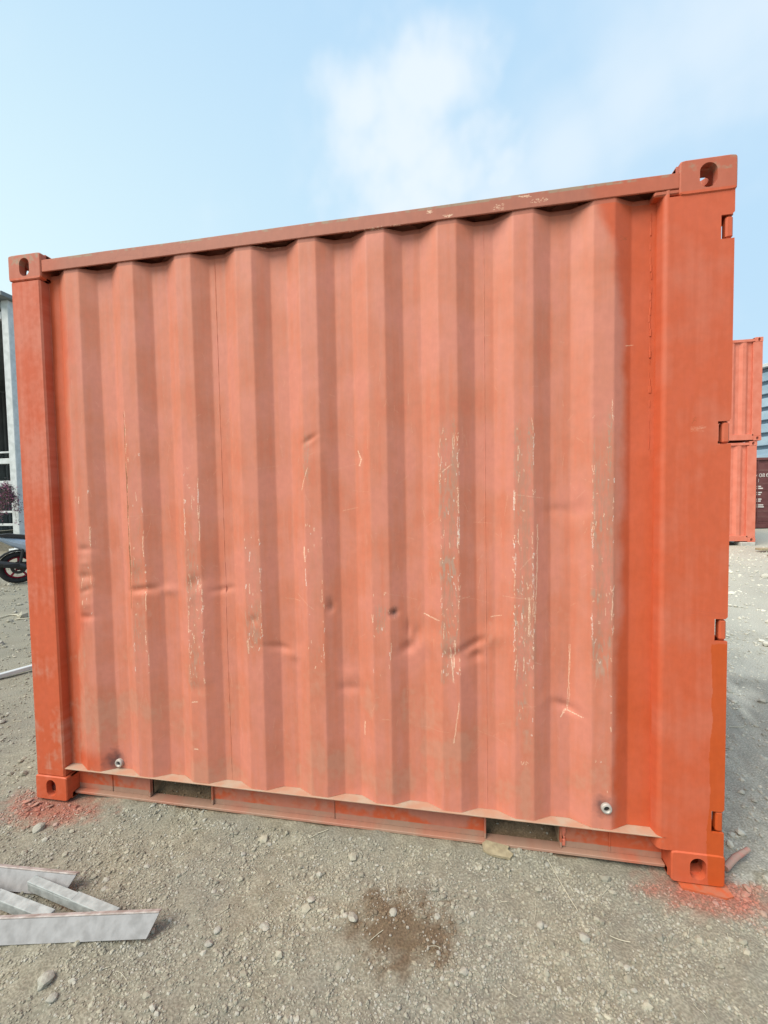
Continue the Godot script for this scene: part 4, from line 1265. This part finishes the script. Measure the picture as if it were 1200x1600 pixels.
# ---------------------------------------------------------------- scooter
func wheel(parent: Node, called: String, at: Vector3) -> void:
	var w := Node3D.new()
	w.name = called
	parent.add_child(w, true)
	w.position = at
	var st := begin()
	var prof := []
	for k in 17:
		var a := TAU * k / 16.0
		prof.append(Vector2(0.232 + cos(a) * 0.048, sin(a) * 0.052))
	lathe(st, prof, Vector3.ZERO, 36)
	part("tyre", st.commit(), M.rubber, w)
	st = begin()
	prof = []
	for k in 9:
		var a := TAU * k / 8.0
		prof.append(Vector2(0.180 + cos(a) * 0.014, sin(a) * 0.034))
	lathe(st, prof, Vector3.ZERO, 30)
	for k in 5:
		var a := TAU * k / 5.0 + 0.3
		var T := Transform3D(Basis(Vector3(0, 0, 1), a), Vector3.ZERO)
		block(st, Vector3(0.02, -0.016, -0.016), Vector3(0.178, 0.016, 0.016), 0.006, T)
	part("rim", st.commit(), M.rim, w)
	st = begin()
	tube(st, [Vector3(0, 0, -0.06), Vector3(0, 0, 0.06)], [0.035], 14)
	lathe(st, [Vector2(0.11, 0.041), Vector2(0.11, 0.045), Vector2(0.06, 0.045), Vector2(0.06, 0.041)], Vector3.ZERO, 24)
	part("hub", st.commit(), M.plastic, w)

func make_scooter() -> void:
	var t := thing("motor_scooter", "silver and black motor scooter with red wheel rims parked by the warehouse", "scooter", Vector3(-5.555, 0.0, -4.32), atan2(0.80, 0.60))
	t.position.y = ground_height(-5.6, -4.27) + 0.004
	wheel(t, "rear_wheel", Vector3(0, 0.28, 0))
	wheel(t, "front_wheel", Vector3(1.27, 0.28, 0))
	var st := begin()
	# swept rear cowl, narrow at the tail
	var spine := [[-0.24, 0.80, 0.035, 0.03], [-0.18, 0.785, 0.06, 0.055], [-0.08, 0.74, 0.10, 0.085], [0.06, 0.685, 0.125, 0.115], [0.28, 0.60, 0.145, 0.155], [0.50, 0.51, 0.145, 0.16], [0.66, 0.42, 0.12, 0.10]]
	var last := []
	for e in spine:
		var ring := []
		for k in 16:
			var a := TAU * k / 16.0
			var ca := cos(a)
			var sa := sin(a)
			ring.append(Vector3(e[0], e[1] + signf(sa) * pow(absf(sa), 0.7) * e[3], signf(ca) * pow(absf(ca), 0.6) * e[2]))
		if last:
			for k in 16:
				var mid := Vector3(e[0], e[1], 0)
				quad(st, last[k], last[(k + 1) % 16], ring[(k + 1) % 16], ring[k], ring[k] - mid)
		last = ring
	part("rear_cowl", st.commit(), M.silver, t)
	st = begin()
	extrude(st, PackedVector2Array([Vector2(-0.23, 0.845), Vector2(-0.08, 0.825), Vector2(0.10, 0.795), Vector2(0.45, 0.665), Vector2(0.66, 0.60), Vector2(0.70, 0.66), Vector2(0.55, 0.735), Vector2(0.28, 0.80), Vector2(0.05, 0.855), Vector2(-0.12, 0.885), Vector2(-0.23, 0.878)]), 0.115, -0.115)
	part("seat", st.commit(), M.plastic, t)
	st = begin()
	block(st, Vector3(-0.285, 0.785, -0.06), Vector3(-0.235, 0.830, 0.06), 0.014)
	part("tail_light", st.commit(), M.lamp, t)
	st = begin()
	tube(st, [Vector3(-0.18, 0.84, 0.09), Vector3(-0.27, 0.875, 0.08), Vector3(-0.27, 0.875, -0.08), Vector3(-0.18, 0.84, -0.09)], [0.011], 8)
	part("grab_rail", st.commit(), M.plastic, t)
	st = begin()
	for k in 9:
		var a := 0.55 + k * 0.27
		var b := a + 0.27
		for z in [-0.07, 0.07]:
			quad(st, Vector3(cos(a) * 0.315, 0.28 + sin(a) * 0.315, z), Vector3(cos(b) * 0.315, 0.28 + sin(b) * 0.315, z), Vector3(cos(b) * 0.29, 0.28 + sin(b) * 0.29, z), Vector3(cos(a) * 0.29, 0.28 + sin(a) * 0.29, z), Vector3(0, 0, z))
		quad(st, Vector3(cos(a) * 0.315, 0.28 + sin(a) * 0.315, -0.07), Vector3(cos(b) * 0.315, 0.28 + sin(b) * 0.315, -0.07), Vector3(cos(b) * 0.315, 0.28 + sin(b) * 0.315, 0.07), Vector3(cos(a) * 0.315, 0.28 + sin(a) * 0.315, 0.07), Vector3(cos(a), sin(a), 0))
	block(st, Vector3(-0.42, 0.50, -0.055), Vector3(-0.39, 0.77, 0.055), 0.008, Transform3D(Basis(Vector3(0, 0, 1), 0.12), Vector3(0.20, 0.03, 0)))
	part("rear_fender", st.commit(), M.plastic, t)
	st = begin()
	tube(st, [Vector3(0.44, 0.26, 0.10), Vector3(0.20, 0.25, 0.13), Vector3(0.08, 0.30, 0.135)], [0.018], 10)
	tube(st, [Vector3(0.10, 0.285, 0.135), Vector3(0.06, 0.305, 0.14), Vector3(-0.24, 0.385, 0.145), Vector3(-0.30, 0.40, 0.145)], [0.028, 0.055, 0.055, 0.034], 14)
	var ex := part("exhaust", st.commit(), M.plastic, t)
	part("heat_shield", block_mesh(Vector3(-0.10, -0.03, 0.0), Vector3(0.10, 0.03, 0.012), 0.005), M.rubber, ex, Vector3(-0.09, 0.345, 0.193))
	st = begin()
	block(st, Vector3(-0.04, 0.22, -0.13), Vector3(0.40, 0.36, -0.06), 0.02)
	block(st, Vector3(0.20, 0.24, -0.10), Vector3(0.52, 0.44, 0.10), 0.03)
	tube(st, [Vector3(0.02, 0.34, 0.085), Vector3(0.08, 0.66, 0.09)], [0.024], 10)
	part("engine", st.commit(), M.plastic, t)
	st = begin()
	extrude(st, PackedVector2Array([Vector2(0.50, 0.28), Vector2(0.98, 0.27), Vector2(1.02, 0.36), Vector2(1.12, 0.80), Vector2(1.10, 0.95), Vector2(1.02, 0.90), Vector2(0.92, 0.40), Vector2(0.52, 0.38)]), 0.15, -0.15)
	part("leg_shield", st.commit(), M.silver, t)
	st = begin()
	for z in [-0.075, 0.075]: tube(st, [Vector3(1.27, 0.28, z), Vector3(1.12, 0.72, z * 0.8)], [0.018], 10)
	part("fork", st.commit(), M.plastic, t)
	st = begin()
	tube(st, [Vector3(0.98, 1.02, -0.33), Vector3(1.04, 1.0, -0.15), Vector3(1.06, 0.98, 0.0), Vector3(1.04, 1.0, 0.15), Vector3(0.98, 1.02, 0.33)], [0.015], 10)
	block(st, Vector3(1.0, 0.90, -0.13), Vector3(1.16, 1.06, 0.13), 0.05)
	for z in [-0.25, 0.25]:
		tube(st, [Vector3(1.02, 1.01, z), Vector3(1.0, 1.20, z * 1.15)], [0.006], 6)
		block(st, Vector3(0.985, 1.18, z * 1.15 - 0.055), Vector3(1.005, 1.26, z * 1.15 + 0.055), 0.009)
	part("handlebar", st.commit(), M.plastic, t)
	st = begin()
	block(st, Vector3(1.16, 0.93, -0.08), Vector3(1.185, 1.02, 0.08), 0.011)
	part("headlight", st.commit(), M.lamp, t)
	st = begin()
	block(st, Vector3(1.10, 0.55, -0.06), Vector3(1.50, 0.60, 0.06), 0.02, Transform3D(Basis(Vector3(0, 0, 1), -0.05), Vector3(0, 0.05, 0)))
	part("front_fender", st.commit(), M.silver, t)
	st = begin()
	tube(st, [Vector3(0.40, 0.27, -0.12), Vector3(0.36, 0.0, -0.26)], [0.012], 8)
	part("side_stand", st.commit(), M.plastic, t)

# ---------------------------------------------------------------- loose steel and wood
func channel(a: Vector2, b: Vector2, h: float, cut: float) -> Array:
	# a channel on edge from a to b (x, z): its web towards +z, flanges behind; the end at b is cut aslant
	var d := Vector3(b.x - a.x, 0, b.y - a.y)
	var long := d.length()
	# leaning back a little on the uneven ground
	var T := Transform3D(Basis(d.normalized(), Vector3.UP, d.normalized().cross(Vector3.UP)) * Basis(Vector3.RIGHT, -0.46), Vector3(a.x, 0.002, a.y))
	var web := begin()
	var p := [Vector3(0, 0.004, 0), Vector3(long - cut, 0.004, 0), Vector3(long, h - 0.004, 0), Vector3(0, h - 0.004, 0)]
	var n := 14
	for i in n:
		var u := float(i) / n
		var v := float(i + 1) / n
		var lo0: Vector3 = p[0].lerp(p[1], u)
		var lo1: Vector3 = p[0].lerp(p[1], v)
		var hi0: Vector3 = p[3].lerp(p[2], u)
		var hi1: Vector3 = p[3].lerp(p[2], v)
		lo0.y += rng.randfn(0, 0.0006)
		var back := Vector3(0, 0, -0.006)
		quad(web, T * lo0, T * lo1, T * hi1, T * hi0, T.basis.z)
		quad(web, T * (lo0 + back), T * (lo1 + back), T * (hi1 + back), T * (hi0 + back), -T.basis.z)
	quad(web, T * p[1], T * p[2], T * (p[2] + Vector3(0, 0, -0.006)), T * (p[1] + Vector3(0, 0, -0.006)), T.basis.x)
	quad(web, T * p[0], T * p[1], T * (p[1] + Vector3(0, 0, -0.006)), T * (p[0] + Vector3(0, 0, -0.006)), Vector3.DOWN)
	block(web, Vector3(0, 0.003, -0.019), Vector3(long - cut * 0.97, 0.009, -0.0065), 0.001, T)
	var top := begin()
	block(top, Vector3(0, h - 0.0038, -0.019), Vector3(long, h + 0.0012, 0.0005), 0.0012, T)
	return [web.commit(), top.commit()]

func make_loose() -> void:
	var t := thing("lattice_beam", "white painted steel lattice beam of two channels lying on the gravel", "steel beam")
	for e in [[Vector2(-0.60, 0.812), Vector2(1.047, 0.483), 0.030], [Vector2(-0.60, 0.478), Vector2(0.636, 0.409), 0.032]]:
		var m := channel(e[0], e[1], 0.072, e[2])
		var w := part("channel", m[0], M.beam, t)
		part("flange", m[1], M.beam_top, w)
	for e in [[Vector3(0.470, 0.050, 0.402), Vector3(0.888, 0.056, 0.468)], [Vector3(0.09, 0.050, 0.432), Vector3(0.672, 0.056, 0.507)], [Vector3(0.05, 0.050, 0.43), Vector3(-0.42, 0.050, 0.70)]]:
		var a: Vector3 = e[0]
		var d: Vector3 = e[1] - a
		var x := d.normalized()
		var z := x.cross(Vector3.UP).normalized()
		var T := Transform3D(Basis(x, z.cross(x), z), a)
		var st := begin()
		block(st, Vector3(0, -0.004, -0.010), Vector3(d.length() * 0.55, 0.004, 0.018), 0.0015, T)
		block(st, Vector3(d.length() * 0.53, -0.0055, -0.015), Vector3(d.length(), 0.0026, 0.019), 0.0015, T)
		block(st, Vector3(0, -0.034, 0.0125), Vector3(d.length() * 0.90, -0.0042, 0.0175), 0.0015, T)
		part("brace", st.commit(), M.brace, t)
	# white square tube on the ground past the narrow post
	var a := Vector3(-1.86, 0, -0.62)
	var b := Vector3(-1.10, 0, -2.24)
	var st := begin()
	var d := (b - a).normalized()
	var T := Transform3D(Basis(d, Vector3.UP, d.cross(Vector3.UP)), Vector3(a.x, 0.012, a.z))
	block(st, Vector3(0, 0, -0.02), Vector3((b - a).length(), 0.036, 0.02), 0.004, T)
	for x in [0.0, (b - a).length()]: block(st, Vector3(x - 0.006, -0.002, -0.022), Vector3(x + 0.006, 0.038, 0.022), 0.003, T)
	var o := part("square_tube", st.commit(), M.white, self)
	describe(o, "white square metal tube lying on the ground past the narrow post", "metal tube")
	# steel plate under the casting by the doors
	st = begin()
	extrude(st, PackedVector2Array([Vector2(2.838, -0.018), Vector2(2.975, -0.038), Vector2(3.002, -0.028), Vector2(3.006, 0.17), Vector2(2.845, 0.17)]), -0.0015, -0.0125)
	o = part("base_plate", st.commit(), M.plate_edge, self)
	o.rotation.x = -PI / 2
	describe(o, "orange steel plate lying under the casting of the door post", "steel plate")
	# sprayed stick beside it
	st = begin()
	tube(st, [Vector3(3.035, 0.012, -0.075), Vector3(3.09, 0.024, -0.115), Vector3(3.165, 0.030, -0.160)], [0.012, 0.012, 0.009], 7)
	o = part("stick", st.commit(), M.pink_wood, self)
	describe(o, "pinkish stick leaning on the ground behind the steel plate", "stick")
	# broken board by the second pocket
	st = begin()
	extrude(st, PackedVector2Array([Vector2(-0.085, -0.022), Vector2(-0.03, -0.036), Vector2(0.075, -0.034), Vector2(0.095, -0.012), Vector2(0.06, 0.006), Vector2(0.07, 0.022), Vector2(-0.07, 0.028), Vector2(-0.095, 0.008)]), 0.010, -0.004)
	o = part("wood_scrap", st.commit(), M.wood, self, Vector3(2.190, 0.018, -0.022))
	o.rotation = Vector3(-PI / 2 + 0.10, -0.12, 0)
	o.scale = Vector3(0.64, 0.9, 0.7)
	describe(o, "yellowish broken board at the bottom rail beside the second fork pocket", "board")
	# thin timbers lying by the blocks of the far stack
	for q in [[9.0, -9.2, 9.9, -9.35, 0.05], [8.6, -8.3, 9.2, -8.0, 0.03]]:
		st = begin()
		var p0 := Vector3(q[0], 0.02, q[1])
		var p1 := Vector3(q[2], 0.02, q[3])
		var dd := (p1 - p0).normalized()
		block(st, Vector3(0, 0, -q[4] * 1.6), Vector3((p1 - p0).length(), q[4], q[4] * 1.6), 0.006, Transform3D(Basis(dd, Vector3.UP, dd.cross(Vector3.UP)), p0))
		o = part("timber", st.commit(), M.wood, self)
		describe(o, "thin timber lying on pale ground in front of the orange stack", "timber", "timbers before the stack")

# ---------------------------------------------------------------- all of it
func _ready() -> void:
	rng.seed = 20240
	coarse.seed = 3
	coarse.frequency = 1.0
	coarse.fractal_octaves = 4
	fine.seed = 8
	fine.frequency = 1.0
	fine.fractal_octaves = 2
	var cam := Camera3D.new()
	cam.fov = 102.98
	cam.position = Vector3(2.0329, 1.4530, 1.6140)
	cam.rotation = Vector3(-0.04116, 0.17193, -0.01704)
	cam.near = 0.05
	cam.far = 1500.0
	add_child(cam)
	cam.current = true
	var env := Environment.new()
	env.background_mode = Environment.BG_SKY
	env.sky = make_sky()
	env.tonemap_mode = Environment.TONE_MAPPER_LINEAR
	env.tonemap_exposure = 3.05
	env.sdfgi_enabled = true
	env.ssao_enabled = true
	env.ssil_enabled = true
	var we := WorldEnvironment.new()
	we.environment = env
	add_child(we)
	var sun := DirectionalLight3D.new()
	sun.name = "sun"
	sun.light_energy = 0.50
	sun.light_color = Color(1.0, 0.955, 0.88)
	sun.light_angular_distance = 38.0
	sun.shadow_enabled = true
	add_child(sun)
	sun.look_at_from_position(Vector3(-0.41, 0.78, 0.47) * 10.0, Vector3.ZERO)
	make_materials()
	make_ground()
	make_container()
	make_buildings()
	make_far_containers()
	make_scooter()
	make_plant()
	make_loose()
	make_stones()
	make_litter()
	make_gravel()
